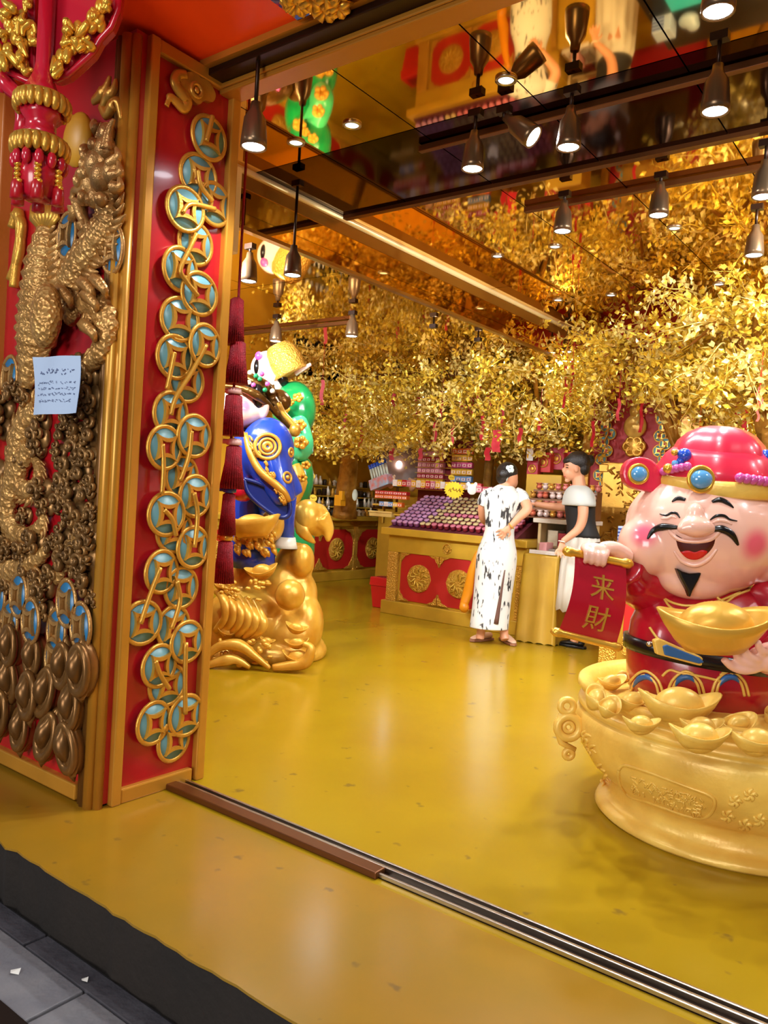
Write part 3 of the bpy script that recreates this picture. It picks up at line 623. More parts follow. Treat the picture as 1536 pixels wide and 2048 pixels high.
# loose ingots heaped in the pot
BIG = [(1356,1415,84,.02,0,'large ingot lying across the heap in front of the red robe'),(1282,1447,40,.1,-.05,'small ingot with a round pale dome at the front left of the pot'),(1213,1412,40,1.0,.35,'tilted ingot inside the left rim of the pot'),(1183,1393,44,1.3,.5,'ingot leaning on the left rim of the pot above the scroll handle'),
 (1222,1362,34,.4,.2,'ingot behind the left rim under the hanging scroll'),(1252,1352,30,1.2,-.5,'upright ingot against the robe at the back left of the heap'),(1398,1474,62,-.05,0,'flat ingot at the front rim right of centre'),(1402,1452,46,.1,.1,'ingot stacked on the flat one at the front rim'),(1472,1440,40,.3,.6,'round ingot turned to the street at the right of the heap'),
 (1512,1482,58,0,0,'ingot cut by the right picture edge on the front rim'),(1540,1430,40,1.1,.5,'ingot standing on end at the right picture edge'),(1262,1400,42,.5,.15,'ingot half buried behind the small pale domed one')]
for x, y, hw, rz, tl, lab in BIG:
    p = onZ(x, y+hw*.25, .5); d = (p-CAMP).dot(FW); g = ingot(px(hw, d))
    o = obj('gold_ingot', g, STG, org=(0, 0, 0)); o.location = (p.x, p.y, .49); o.rotation_euler = (tl, -tl*.4, YAW+rz); tag(o, lab, 'ingot', 'gold ingots heaped in the pot')
for k, (a, r_, hw) in enumerate(((-.75, .43, .075), (-.35, .42, .06), (.1, .44, .08), (.55, .42, .07), (1.1, .43, .07))):
    o = obj('gold_ingot', ingot(hw), STG, org=(0, 0, 0)); q_ = R0*math.cos(a)*r_+V((-sy, cy, 0))*math.sin(a)*r_; o.location = (PC.x+q_.x, PC.y+q_.y, .492); o.rotation_euler = (.1, -.1, YAW+a*2)
    tag(o, '%s ingot from the street round the right side of the pot' % ORD[k], 'ingot', 'gold ingots heaped in the pot')
# ---- the figure
DB = 3.02
ST = thing('fortune_god_statue', 'laughing bearded statue in red robe and jewelled hat standing in the gold pot', 'statue', (PC.x, PC.y, .5))
ROBE = mat('robe_red', (170, 14, 34), rough=.25, coat=.5, var=.06)
HC = P(1407, 1057, DB); HR = (px(152, DB), px(140, DB), px(136, DB))
RZ = M.Rotation(YAW, 3, 'Z')
b = MB(); b.ell(HC, HR, 36, 24, RZ)
for i_, p_ in enumerate(b.v):
    t_ = (p_.z-HC.z)/HR[2]
    if t_ > .2: f_ = 1-.2*((t_-.2)/.8)**1.3; b.v[i_] = V((HC.x+(p_.x-HC.x)*f_, HC.y+(p_.y-HC.y)*f_, p_.z))
for x, y, r in ((1300, 1088, 62), (1512, 1100, 66)): b.ell(P(x, y, DB-.05), px(r, DB), 20, 14)
b.ell(P(1306, 1008, DB+.02), (px(14, DB), px(14, DB), px(20, DB)), 12, 8, RZ); b.ell(P(1257, 1082, DB), (px(16, DB), px(14, DB), px(34, DB)), 12, 8, RZ)
b.ell(P(1393, 1160, DB-.08), (px(74, DB), px(50, DB), px(40, DB)), 18, 12, RZ)
b.lathe([(.13, P(0, 1240, DB).z), (.15, P(0, 1130, DB).z)], (HC.x, HC.y, 0), 20)
head = fuse('head', b, WHITE, ST, .009, 10); HT = bvh(head); w = wloc(head)
dots = [(hit(HT, 1288, 1068)[0]-w, px(40, 2.8)), (hit(HT, 1513, 1090)[0]-w, px(46, 2.8))]
SKIN = spotted('statue_skin', (236, 184, 164), dots, (226, 96, 118)); head.data.materials[0] = SKIN
b = MB(); nc, _ = hit(HT, 1393, 1054, .02)
b.ell(nc, (px(35, 2.8), .04, px(22, 2.8)), 18, 12, RZ); b.ell(nc+RT*-px(26, 2.8)-UP*.006, (.022, .025, .02), 10, 8); b.ell(nc+RT*px(26, 2.8)-UP*.006, (.022, .025, .02), 10, 8)
b.ell(nc+UP*.035+FW*.012, (.035, .03, .05), 12, 10, RZ)
fuse('nose', b, SKIN, ST, .006, 8, org=w)
INK = mat('black_gloss', (14, 12, 14), rough=.25)
for nm, pts, r in (('eyebrow', [(1344,1004),(1356,997),(1371,1000)], [.002,.009,.006]), ('eyebrow', [(1424,1004),(1439,1000),(1454,1006),(1467,1016)], [.005,.011,.009,.002]),
    ('eye', [(1320,1028),(1332,1031),(1343,1026),(1353,1027),(1360,1036)], [.002,.004,.005,.005,.002]), ('eye', [(1420,1040),(1433,1032),(1448,1032),(1460,1039),(1474,1042)], [.002,.006,.006,.004,.002]),
    ('moustache', [(1295,1078),(1306,1062),(1326,1054),(1357,1055)], [.003,.010,.014,.006]), ('moustache', [(1417,1060),(1442,1058),(1463,1069),(1476,1090)], [.006,.015,.013,.004])):
    b = MB(); strokes(HT, b, pts, r, .001); obj(nm, b, INK, ST)
b = MB()        # smile folds and lids in skin
for pts, r in (([(1322,1037),(1334,1037),(1344,1033),(1354,1036)], [.003,.007,.007,.003]), ([(1424,1046),(1436,1041),(1450,1042),(1464,1049)], [.003,.008,.008,.003]), ([(1336,1058),(1346,1070),(1362,1080),(1392,1083),(1420,1079),(1435,1067),(1444,1056)], [.005,.009,.009,.009,.009,.009,.005]), ([(1348,1102),(1364,1122),(1390,1130),(1416,1119),(1434,1098)], [.004,.009,.011,.009,.004])):
    strokes(HT, b, pts, r, -.001, 8)
obj('smile_fold', b, SKIN, ST, org=w)['kind'] = 'stuff'
b = MB(); patch(HT, b, [(1344,1064),(1352,1078),(1376,1086),(1404,1086),(1426,1079),(1436,1068),(1431,1092),(1414,1112),(1392,1122),(1370,1117),(1353,1098)], .004)
mo = obj('mouth', b, mat('mouth_interior', (70, 8, 12), rough=.35), ST)
b = MB(); patch(HT, b, [(1358,1103),(1374,1099),(1390,1103),(1406,1098),(1418,1102),(1408,1114),(1391,1120),(1371,1116)], .009); obj('tongue', b, mat('tongue_red', (196, 22, 28), rough=.3), ST)
g0, _ = hit(HT, 1380, 1142, 0)
b = MB(); dG = (g0-CAMP).dot(FW)-.012
pts = [(1354,1136),(1366,1143),(1380,1147),(1394,1146),(1406,1142),(1398,1160),(1386,1182),(1381,1196),(1375,1180),(1362,1156)]
b.prism([(x, -y) for x, y in pts], CAMP+FW*dG+RT*(-768*dG/F)+UP*(1024*dG/F), RT*(dG/F), UP*(dG/F), FW*.035); obj('goatee', b, INK, ST, bevel=.006)
b = MB(); b.ell(P(1515, 1030, DB+.05), (px(60, DB), px(90, DB), px(60, DB)), 20, 14, RZ); obj('hair', b, INK, ST)
# hat
HATR = mat('hat_red', (204, 34, 62), rough=.3, coat=.5)
hc = P(1430, 978, DB); hr = px(121, DB)
tilt = M.Rotation(.12, 3, RT)
def hring(a, up, s=1.):       # a point of the hat circumference; a=0 to the camera
    a -= .4
    return hc+tilt @ (R0*(hr*s*math.sin(a))-V((-sy, cy, 0))*(hr*s*math.cos(a))+V((0, 0, up)))
def hatlathe(nm, prof, m, rip=None):
    b = MB(); n = 48; vs = []
    for r, z in prof:
        for j in range(n):
            a = 2*PI*j/n; vs.append(hring(a, z, r*(1+(rip[1]*math.cos(rip[0]*a) if rip else 0))))
    k = len(prof); b.add(vs, [(i*n+j, i*n+(j+1) % n, (i+1)*n+(j+1) % n, (i+1)*n+j) for i in range(k-1) for j in range(n)]+[list(range(n))[::-1], [(k-1)*n+j for j in range(n)]])
    return obj(nm, b, m, ST)
hatlathe('hat_band', [(.9, -.01), (1.0, -.012), (1.04, .0), (1.05, .03), (1.03, .045), (.95, .05)], STG)
hatlathe('hat_brim', [(.9, .03), (.98, .045), (.93, .08), (.82, .125), (.72, .148), (.6, .15)], HATR, (9, .018))
hatlathe('hat_dome', [(.78, .08), (.74, .13), (.66, .175), (.52, .208), (.36, .228), (.2, .238), (0, .24)], HATR, (7, .035))
GEM = mat('blue_gem', (84, 148, 196), rough=.15, coat=.6); GEM2 = mat('cobalt_bead', (32, 74, 178), rough=.2, coat=.5); PINK = mat('pink_bead', (190, 74, 144), rough=.25, coat=.4)
BH = MB(); [None]
jc = hring(-.2, .05, 1.1); b = MB(); b.ring(jc, px(25, 2.7), px(5, 2.7), ax=FW, n=28); obj('jewel_mount', b, GOLDB, ST)
b = MB(); b.ell(jc, (px(24, 2.7), .028, px(20, 2.7)), 18, 12, RZ); obj('jewel', b, GEM, ST)
for i in range(6): b = MB(); b.ell(hring(-.86+i*.085, .06+.006*i, 1.04), px(9, 2.8), 12, 8); obj('pink_bead', b, PINK, ST)
for i in range(9): b = MB(); b.ell(hring(.32+i*.1, .066-.002*i, 1.04), px(10.5, 2.75), 12, 8); obj('pink_bead', b, PINK, ST)
for x, y, r, m in ((1369,910,14,GEM2),(1361,922,8,GEM2),(1350,927,7,GEM),(1531,914,15,GEM2),(1485,928,6.5,GEM2),(1336,937,10,GOLDB),(1349,905,7,GOLDB)):
    b = MB(); c = P(x, y, 2.9); b.ell(c, px(r, 2.9), 14, 10); b.tube([c, c+(hc+V((0, 0, .06))-c)*.5], .004, 5); obj('hat_bead', b, m, ST)
# hat wing
b = MB(); D_ = 2.95
out = smoothline([(x, -y, 0) for x, y in [(1246,948),(1250,930),(1264,917),(1285,914),(1308,922),(1322,940),(1330,962),(1322,992),(1300,984),(1270,977),(1252,966),(1246,948)]], 4)[:-1]
pp = lambda d: (CAMP+FW*d-RT*(768*d/F)+UP*(1024*d/F), RT*(d/F), UP*(d/F))
o, u, v = pp(D_); b.prism([(q.x, q.y) for q in out], o, u, v, FW*.05); obj('hat_wing', b, HATR, ST, bevel=.012)
b = MB(); b.ring(P(1277, 948, D_-.002), px(18, D_), px(4, D_), ax=FW); obj('jewel_mount', b, GOLDB, ST); b = MB(); b.ell(P(1277, 948, D_), (px(18, D_), .02, px(16, D_)), 16, 10, RZ); obj('jewel', b, GEM, ST)
# robe
def cs(x, y, rx, ry, d): return (P(x, y, d), R0*px(rx, d), V((-sy, cy, 0))*px(ry, d))
b = MB(); b.loft([cs(1425,1160,70,60,DB+.04), cs(1422,1180,105,80,DB+.04), cs(1418,1205,134,98,DB+.03), cs(1414,1250,150,112,DB), cs(1412,1300,156,122,DB), cs(1414,1350,158,124,DB), cs(1416,1395,152,122,DB)], 36)
robe = obj('robe', b, ROBE, ST); RBT = bvh(robe)
b = MB(); arm = smoothline([P(1330,1185,DB+.05), P(1285,1165,DB+.02), P(1262,1150,DB-.02), P(1250,1132,DB-.1)], 6); b.tube(arm, taper(len(arm), px(62, DB), px(52, DB), px(34, DB)), 16)
arm = smoothline([P(1290,1150,DB), P(1268,1180,DB-.01), P(1258,1208,DB-.02)], 5); b.tube(arm, taper(len(arm), px(36, DB), px(24, DB), px(14, DB)), 12)
fuse('sleeve', b, ROBE, ST, .01, 6)
b = MB(); arm = smoothline([P(1520,1190,DB), P(1570,1230,DB-.08), P(1590,1290,DB-.16), P(1556,1318,DB-.28)], 6); b.tube(arm, taper(len(arm), px(60, DB), px(56, DB), px(40, DB)), 16); obj('sleeve', b, ROBE, ST)
b = MB()
for pts in ([(1300,1192),(1312,1205),(1325,1196),(1338,1212),(1352,1222)],[(1430,1192),(1450,1205),(1470,1192),(1500,1180),(1530,1170)],[(1318,1190),(1345,1206),(1380,1212),(1430,1205),(1480,1185)]): strokes(RBT, b, pts, .005, .002, 6)
for x0 in (1290,1372,1460):
    for r in (34, 26): strokes(RBT, b, [(x0-r*1.1, 1392), (x0-r*.8, 1378-r*.5), (x0, 1376-r), (x0+r*.8, 1378-r*.5), (x0+r*1.1, 1392)], .0055, .002, 6)
for pts in ([(1325,1352),(1340,1340),(1360,1345),(1400,1352),(1440,1362)],[(1440,1350),(1455,1340),(1465,1352),(1450,1358)],[(1300,1255),(1310,1270),(1318,1280)]): strokes(RBT, b, pts, .005, .002, 6)
obj('gilt_trim', b, STG, ST)['kind'] = 'stuff'
for x0 in (1290,1372,1460):
    b = MB(); strokes(RBT, b, [(x0-26, 1376), (x0-12, 1358), (x0+6, 1354), (x0+24, 1368)], [.003,.012,.012,.003], .0, 6); obj('wave_inlay', b, mat('wave_blue', (52, 100, 160), rough=.3), ST)
b = MB(); b.loft([cs(1413, y, 161+q, 126+q, DB) for y, q in ((1283, -4), (1284, 2), (1310, 3), (1311, -4))], 40)
b.v = [p+V((0, 0, -.025*((p-HC).dot(R0)/.3)-.012)) for p in b.v]; belt = obj('belt', b, INK, ST); BT = bvh(belt)
bp, _ = hit(BT, 1356, 1310, .012)
b = MB()
if bp is not None:
    out = [(-52,-30),(-40,-34),(52,6),(64,20),(50,24),(-46,-2)]
    b = MB(); d = (bp-CAMP).dot(FW)-.02; o, u, v = pp(d); b.prism([(1360+x, -(1311+y)) for x, y in out], o, u, v, FW*.03); obj('buckle', b, STG, ST, bevel=.005)
    b = MB(); o, u, v = pp(d-.006); b.prism([(1360+x*.72+3, -(1311+y*.66+1)) for x, y in out], o, u, v, FW*.02); obj('buckle_gem', b, mat('wave_blue', (0, 0, 0)), ST, bevel=.004)
sp_, _ = hit(BT, 1300, 1288, .0); b = MB(); b.ell(sp_ or P(1300, 1288, 2.8), (.014, .01, .012), 10, 8, RZ); obj('belt_stud', b, CHROME, ST)
# left hand closed on the scroll rod
DH = 2.86
b = MB(); b.ell(P(1190, 1100, DH), (px(30, DH), .035, px(15, DH)), 18, 12, RZ @ M.Rotation(.15, 3, 'Y'))
wr = smoothline([P(1205,1098,DH), P(1228,1098,DH+.02), P(1250,1115,DH+.06)], 5); b.tube(wr, taper(len(wr), px(15, DH), px(16, DH), px(22, DH)), 12)
for i, (x, y) in enumerate(((1168,1098),(1180,1101),(1192,1104),(1203,1105))):
    c = P(x, y, DH); f = smoothline([c+FW*-.01, c-FW*.036-UP*.006, c-FW*.034-UP*.034, c-FW*.012-UP*.046], 5); b.tube(f, taper(len(f), .0125, .012, .009), 8)
f = smoothline([P(1212,1100,DH)-FW*.01, P(1207,1112,DH)-FW*.03, P(1197,1118,DH)-FW*.038], 4); b.tube(f, taper(len(f), .014, .012, .009), 8)
fuse('hand', b, SKIN, ST, .0045, 4, org=w)
# right hand under the ingot
DR = 2.62
b = MB(); b.ell(P(1530, 1318, DR+.03), (.06, .05, .045), 16, 12, RZ)
for pts, r in (([(1528,1330),(1495,1340),(1466,1334),(1447,1318)], .0165), ([(1530,1322),(1500,1328),(1478,1318),(1470,1300)], .0165), ([(1532,1312),(1510,1318),(1492,1306),(1488,1290)], .016), ([(1540,1300),(1528,1304),(1518,1294),(1516,1282)], .0145), ([(1548,1302),(1560,1282),(1556,1262)], .018)):
    f = smoothline([P(x, y, DR-.012*i+(.0 if i else .02)) for i, (x, y) in enumerate(pts)], 5); b.tube(f, taper(len(f), r*1.1, r, r*.72), 9)
arm = smoothline([P(1530,1318,DR+.03), P(1570,1315,DR+.1)], 4); b.tube(arm, taper(len(arm), .05, .06, .07), 12)
fuse('hand', b, SKIN, ST, .005, 4, org=w)
# scroll and big ingot held by the figure
sc = thing('hanging_scroll', 'red banner scroll with gold rods and gold characters in the fortune god hand', 'scroll', P(1175, 1290, DH))
def rod(x0, y0, x1, y1, r, nm):
    b = MB(); a, c = P(x0, y0, DH-.01), P(x1, y1, DH-.01); t = (c-a).normalized()
    b.tube([a-t*.012, a, a+t*.02, a+t*.03, c-t*.03, c-t*.02, c, c+t*.012], [r*.5, r*1.25, r*1.25, r, r, r*1.25, r*1.25, r*.5], 14); obj(nm, b, GOLDB, sc)
rod(1132,1102,1260,1128,.0145,'top_rod'); rod(1108,1263,1238,1295,.013,'bottom_rod')
def sf(u, v, o=0):
    top = lerp(P(1150, 1110, DH), P(1251, 1131, DH), u); bot = lerp(P(1117, 1262, DH), P(1232, 1288, DH), u); q = lerp(top, bot, v)
    return q-FW*(.02*math.sin(PI*v)*(1-u*.4)+o)+R0*(.012*math.sin(PI*v))
b = MB(); n = 12
for o in (0, .004): b.add([sf(i/n, j/n, o) for j in range(n+1) for i in range(n+1)], [(j*(n+1)+i, j*(n+1)+i+1, (j+1)*(n+1)+i+1, (j+1)*(n+1)+i) for j in range(n) for i in range(n)])
obj('banner', b, ROBE, sc)
for ch, vc in (('来', .36), ('財', .76)):
    vs, fs = glyphs(ch, 1, .0)
    b = MB()
    for o in (.004, .011): b.add([sf(.55+x*.46, vc-y*.34, o) for x, y, z in vs], fs, False)
    n_ = len(vs); edges = {}
    for f in fs:
        for i in range(len(f)):
            e = (f[i], f[(i+1) % len(f)]); edges[tuple(sorted(e))] = edges.get(tuple(sorted(e)), 0)+1
    b.f += [[a, c, n_+c, n_+a] for (a, c), k in edges.items() if k == 1]; k = len(b.f)-len(b.m); b.m += [0]*k; b.s += [False]*k
    obj('character', b, GOLD, sc)
DI = 2.6
c = P(1428, 1300, DI); L_ = px(118, DI); g = ingot(L_, .6, .52, .2, .55, 40)
hi = thing('held_ingot', 'big gold ingot with a domed ridged top held by the fortune god', 'ingot', c)
half = len(g.f)
b1 = MB(); b1.v = g.v[:9*40]; b1.f = g.f[:8*40+2]; b1.m = [0]*len(b1.f); b1.s = [True]*len(b1.f)
IG = mat('satin_ingot', (214, 164, 62), metal=.35, rough=.35, var=.05)
rot = M.Rotation(YAW, 4, 'Z') @ M.Rotation(-.06, 4, 'Y') @ M.Rotation(.12, 4, 'X')
b1.v = [c+(rot @ p) for p in b1.v]; obj('boat', b1, IG, hi)
b = MB(); n, k = 64, 40; vs = []
for i in range(k+1):
    th = PI*i/k
    for j in range(n):
        a = 2*PI*j/n; ridge_ = 1+.006*math.sin(math.sin(th)*math.cos(a)*70); q = V((L_*.63*math.sin(th)*math.cos(a)*ridge_, L_*.42*math.sin(th)*math.sin(a)*ridge_, L_*.42+L_*.42*-math.cos(th)*ridge_)); vs.append(c+rot @ q)
b.add(vs, [(i*n+j, i*n+(j+1) % n, (i+1)*n+(j+1) % n, (i+1)*n+j) for i in range(k) for j in range(n)]); obj('dome', b, IG, hi)
# ================================================================== TASSEL STRING AND THE TWO STATUES ON THE LEFT
DT = 3.45
ts = thing('tassel_string', 'dark red string of stacked fringe tassels hanging behind the coin pillar', 'tassel', P(448, 1170, DT))
FRG = mat('fringe_red', (158, 20, 36), rough=.6, bump=.5, bs=200, var=.25, vs=30)
CORD = mat('fringe_cap', (232, 186, 176), rough=.5)
b = MB(); tp = P(480, 540, DT); b.tube([V((tp.x, tp.y, 2.9)), tp, P(448, 1160, DT)], .006, 6); obj('string', b, FRG, ts)
for k, (x, y0, y1, r0, r1, cm) in enumerate(((472,596,690,13,15,None),(474,682,768,15,19,None),(466,788,872,16,19,CORD),(466,890,978,15,20,CORD),(456,985,1070,12,14,mat('cobalt_bead',(0,0,0))),(449,1080,1166,14,17,GOLDB))):
    c = P(x, (y0+y1)/2, DT); h = px((y1-y0)/2, DT); b = MB()
    b.lathe([(px(r0*.5, DT), h), (px(r0*.95, DT), h*.9), (px(r0*1.05, DT), h*.2), (px(r1*1.18, DT), -h), (px(r1*.9, DT), -h*.97)], c, 104, ripple=(26, .09)); obj('fringe', b, FRG, ts)
    if cm:
        b = MB(); b.lathe([(0, h+.03), (px(r0*.7, DT), h+.026), (px(r0*1.05, DT), h), (0, h-.004)], c, 16); b.tube([c+V((0, 0, h+.014))-R0*.05, c+V((0, 0, h+.012))+R0*.03], .011, 8); obj('cap', b, cm, ts)
# ---------------- blue robed statue
DZ = 5.5
blue = thing('blue_god_statue', 'statue in cobalt blue robe and gold crown on a golden base of ingots', 'statue', onZ(530, 1335, 0))
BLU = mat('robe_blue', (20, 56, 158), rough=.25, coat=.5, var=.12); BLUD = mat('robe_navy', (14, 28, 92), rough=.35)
GG = mat('statue_gilt_deep', (230, 182, 70), metal=.3, rough=.33, bump=.12, bs=40, rgb2=(196, 138, 36), vs=5)
FACE = spotted('blue_god_skin', (236, 190, 172), [((0, 0, 0), .001)], (226, 96, 118))
def E(b, x, y, rx, ry, d, rz=None, dz=0., a=0.):
    rot = RZ @ M.Rotation(a, 3, 'Y'); b.ell(P(x, y, d+dz), (px(rx, d), px(rz or (rx+ry)/2, d), px(ry, d)), 20, 14, rot)
b = MB()
for x, y, rx, ry, dz in ((590,1125,40,42,.1),(565,1180,50,60,.1),(600,1190,36,50,.1),(612,1250,36,62,.05),(580,1270,60,50,0),(500,1240,92,70,.05),(455,1270,60,60,.05),(520,1160,60,50,.15),(480,1150,50,60,.2),(540,1305,90,30,-.05),(460,1310,60,30,-.05),(605,1120,24,34,.0)): E(b, x, y, rx, ry, DZ, dz=dz)
fl = onZ(530, 1330, .0); b.lathe([(px(108, DZ), 0), (px(112, DZ), .05), (px(100, DZ), .12)], (fl.x, fl.y, 0)+V((-.2*0, 0, 0)) if False else V((fl.x-sy*.38, fl.y+cy*.38, 0)), 32)
fuse('base_rock', b, GG, blue, .014, 6)
b = MB(); E(b, 580, 1190, 29, 30, DZ, dz=-.25); obj('gold_ball', b, GG, blue)
for x, y, hw, a in ((525,1146,34,-.2),(449,1262,19,.3),(500,1284,15,-.2),(532,1279,17,.2),(590,1256,24,.2),(594,1286,25,-.1),(596,1318,34,.05),(440,1170,16,.2)):
    p = P(x, y+8, DZ-.32 if y > 1200 else DZ-.28); g = ingot(px(hw, DZ-.3)); o = obj('ingot_relief', g, GG, blue, org=(0, 0, 0)); o.location = p-blue.location; o.rotation_euler = (.25, a, YAW+.1)
for k in range(6):
    b = MB(); o = k*15
    c = smoothline([P(432+o*1.0, 1182+o*.25, DZ-.2), P(446+o*1.02, 1196+o*.5, DZ-.33), P(452+o*.98, 1232+o*.3, DZ-.36), P(432+o*.95, 1262+o*.2, DZ-.3)], 6); b.tube(c, taper(len(c), px(6, DZ), px(10, DZ), px(7, DZ)), 8); obj('shell_rib', b, GG, blue)
b = MB()
for k in range(34): E(b, 440+rnd.uniform(0, 100), 1158+rnd.uniform(-6, 45)*.8+k*.4, rnd.uniform(4, 7), rnd.uniform(3, 5), DZ-.33)
for k in range(30): E(b, 415+rnd.uniform(0, 150), 1300+rnd.uniform(-22, 34), rnd.uniform(4, 8), rnd.uniform(3, 6), DZ-.36)
obj('coin_heap', b, GG, blue)['kind'] = 'stuff'
for q in ([(412,1316),(440,1296),(478,1294),(510,1316),(540,1340)],[(412,1336),(440,1326),(470,1322),(500,1338)],[(545,1338),(575,1335),(610,1328),(622,1300),(606,1290)]):
    b = MB(); c = smoothline([P(x, y-3, DZ-.38) for x, y in q], 6); b.tube(c, taper(len(c), px(6, DZ), px(12, DZ), px(4, DZ)), 8); obj('wave_scroll', b, GG, blue)
b = MB()
for y, rx, dz in ((1135,40,0),(1120,44,0),(1085,42,0),(1060,36,0),(1030,30,0)): b.v += []
b.loft([cs(505,1135,44,40,DZ-.05), cs(506,1105,45,40,DZ-.05), cs(506,1070,44,36,DZ), cs(505,1000,40,32,DZ), cs(505,930,42,34,DZ), cs(500,860,30,26,DZ), cs(498,840,18,18,DZ)], 28); obj('robe', b, BLU, blue)
b = MB(); r5 = random.Random(5)
for k in range(34):
    x, y = r5.uniform(470, 545), r5.uniform(1062, 1104); c = smoothline([P(x, y, DZ-.2-.02*math.sin((x-470)/75*PI)), P(x+5, y+4, DZ-.22), P(x+9, y+12, DZ-.2)], 4); b.tube(c, taper(len(c), .012, .02, .006), 6)
E(b, 508, 1082, 42, 24, DZ, 30, -.06); obj('gilt_skirt', b, GG, blue)['kind'] = 'stuff'
g = ingot(px(58, DZ-.25), .6, .55, .2, .4); o = obj('held_ingot', g, GG, blue, org=(0, 0, 0)); o.location = P(505, 1075, DZ-.28)-blue.location; o.rotation_euler = (-.15, -.12, YAW-.1)
b = MB(); E(b, 545, 1050, 24, 34, DZ-.1); fuse('gilt_fold', b, GG, blue, .012, 3)
b = MB(); b.loft([cs(573,1078,16,16,DZ), cs(574,1040,15,15,DZ), cs(576,990,18,18,DZ)], 16); obj('leg', b, BLU, blue)
b = MB(); b.loft([cs(570,1096,26,24,DZ-.05), cs(571,1086,22,22,DZ-.03), cs(573,1074,18,18,DZ)], 20); obj('boot_cuff', b, mat('cuff_white', (214, 208, 190), rough=.4), blue)
# sleeve: big shoulder flowing into a hanging cuff
b = MB(); E(b, 534, 902, 54, 66, DZ, 48, -.12); E(b, 490, 935, 40, 70, DZ, 44, -.02)
c = [P(535,905,DZ-.14), P(545,945,DZ-.18), P(558,980,DZ-.2), P(570,1008,DZ-.2)]; b.tube(smoothline(c, 5), taper(16, px(48, DZ), px(36, DZ), px(22, DZ)), 16)
c = [P(540,930,DZ-.1), P(575,965,DZ-.1), P(594,992,DZ-.1)]; b.tube(smoothline(c, 5), taper(11, px(40, DZ), px(24, DZ), px(14, DZ)), 14)
sl = fuse('sleeve', b, BLU, blue, .011, 8); SLT = bvh(sl)
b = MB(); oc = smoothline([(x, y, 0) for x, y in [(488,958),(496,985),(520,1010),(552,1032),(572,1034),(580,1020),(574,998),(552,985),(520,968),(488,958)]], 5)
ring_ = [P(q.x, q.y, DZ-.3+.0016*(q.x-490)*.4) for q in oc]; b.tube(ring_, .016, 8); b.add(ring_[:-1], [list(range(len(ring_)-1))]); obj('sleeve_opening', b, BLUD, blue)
b = MB(); strokes(SLT, b, [(490,862),(500,905),(520,942),(550,968),(572,990),(584,1020)], [.02,.03,.03,.03,.028,.02], -.004, 7)
r5 = random.Random(9)
for k in range(60):
    t = r5.random(); x = lerp(490, 584, t)+r5.uniform(-6, 6); y = 862+158*t**.9+r5.uniform(-9, 9); strokes(SLT, b, [(x, y), (x+3, y+3), (x+5, y+9)], .008, .008, 5, 2)
obj('gilt_border', b, GOLD, blue)['kind'] = 'stuff'
m0, mn = hit(SLT, 535, 893)
if m0 is not None:
    for R_, r_ in ((25, 4), (16, 3), (7, 5)): b = MB(); b.ring(m0, px(R_, 5.2), px(r_, 5.2), ax=mn, n=30, flat=.7); obj('medallion_ring', b, GOLD, blue)
for x, y, R_ in ((575, 955, 10), (582, 905, 8)):
    m1, mn = hit(SLT, x, y)
    if m1 is not None: b = MB(); b.ring(m1, px(R_, 5.2), px(3, 5.2), ax=mn, n=20, flat=.7); b.ell(m1, px(R_*.5, 5.2), 10, 6); obj('medallion_ring', b, GOLD, blue)
b = MB(); E(b, 484, 806, 42, 44, DZ, 42, -.06); E(b, 484, 826, 42, 28, DZ, 36, -.1); E(b, 529, 820, 9, 19, DZ, 8, -.13, .2); b.tube([P(505,840,DZ), P(505,880,DZ)], px(24, DZ), 14)
hd = fuse('head', b, FACE, blue, .009, 8); HB = bvh(hd); w2 = wloc(hd); bl, _ = hit(HB, 489, 812)
if bl is not None:
    for n in FACE.node_tree.nodes:
        if n.type == 'VECT_MATH': n.inputs[1].default_value = bl-w2
        if n.type == 'MAP_RANGE': n.inputs['From Min'].default_value = .02; n.inputs['From Max'].default_value = .08
b = MB(); E(b, 519, 797, 17, 40, DZ, 40, -.05); E(b, 500, 774, 36, 22, DZ, 40, -.04); fuse('hair', b, INK, blue, .01, 4)
CRN = mat('crown_gilt', (104, 70, 26), metal=.7, rough=.3, bump=.5, bs=40)
b = MB(); E(b, 512, 768, 44, 17, DZ, 40, -.03, .38); c = smoothline([P(448,772,DZ-.2), P(480,776,DZ-.22), P(512,790,DZ-.2), P(538,812,DZ-.1), P(558,836,DZ)], 5); b.tube(c, taper(21, .012, .036, .014), 8)
c = smoothline([P(535,790,DZ), P(552,812,DZ), P(572,842,DZ), P(586,858,DZ)], 5); b.tube(c, taper(16, .05, .04, .02), 8); fuse('crown', b, CRN, blue, .01, 3)
for k in range(7): b = MB(); c = P(492+k*9, 757+k*5, DZ-.12); b.tube([c, c-V((0, 0, -.06))], [.02, .006], 6); obj('crown_spike', b, CRN, blue)
for k, (x, y) in enumerate(((500,745),(512,752),(524,748),(498,765),(520,758),(535,768),(545,782),(530,780),(507,770))):
    b = MB(); E(b, x, y, 5, 5, DZ-.18); obj('crown_bead', b, [mat('bead_white', (220,215,190), rough=.2), mat('bead_green', (20,120,70), rough=.2), PINK][k % 3], blue)
b = MB(); E(b, 560, 800, 24, 20, DZ+.1, a=.6); obj('crown_flap', b, CRN, blue)
for q in ([(556,806),(566,826),(580,842),(594,860)],): b = MB(); c = smoothline([P(x, y, DZ-.02) for x, y in q], 5); b.tube(c, .022, 8); E(b, 590, 860, 12, 14, DZ, dz=-.02); obj('crown_ribbon', b, GOLD, blue)
b = MB(); E(b, 486, 985, 22, 18, DZ, dz=-.2); obj('inner_sleeve', b, ROBE, blue)
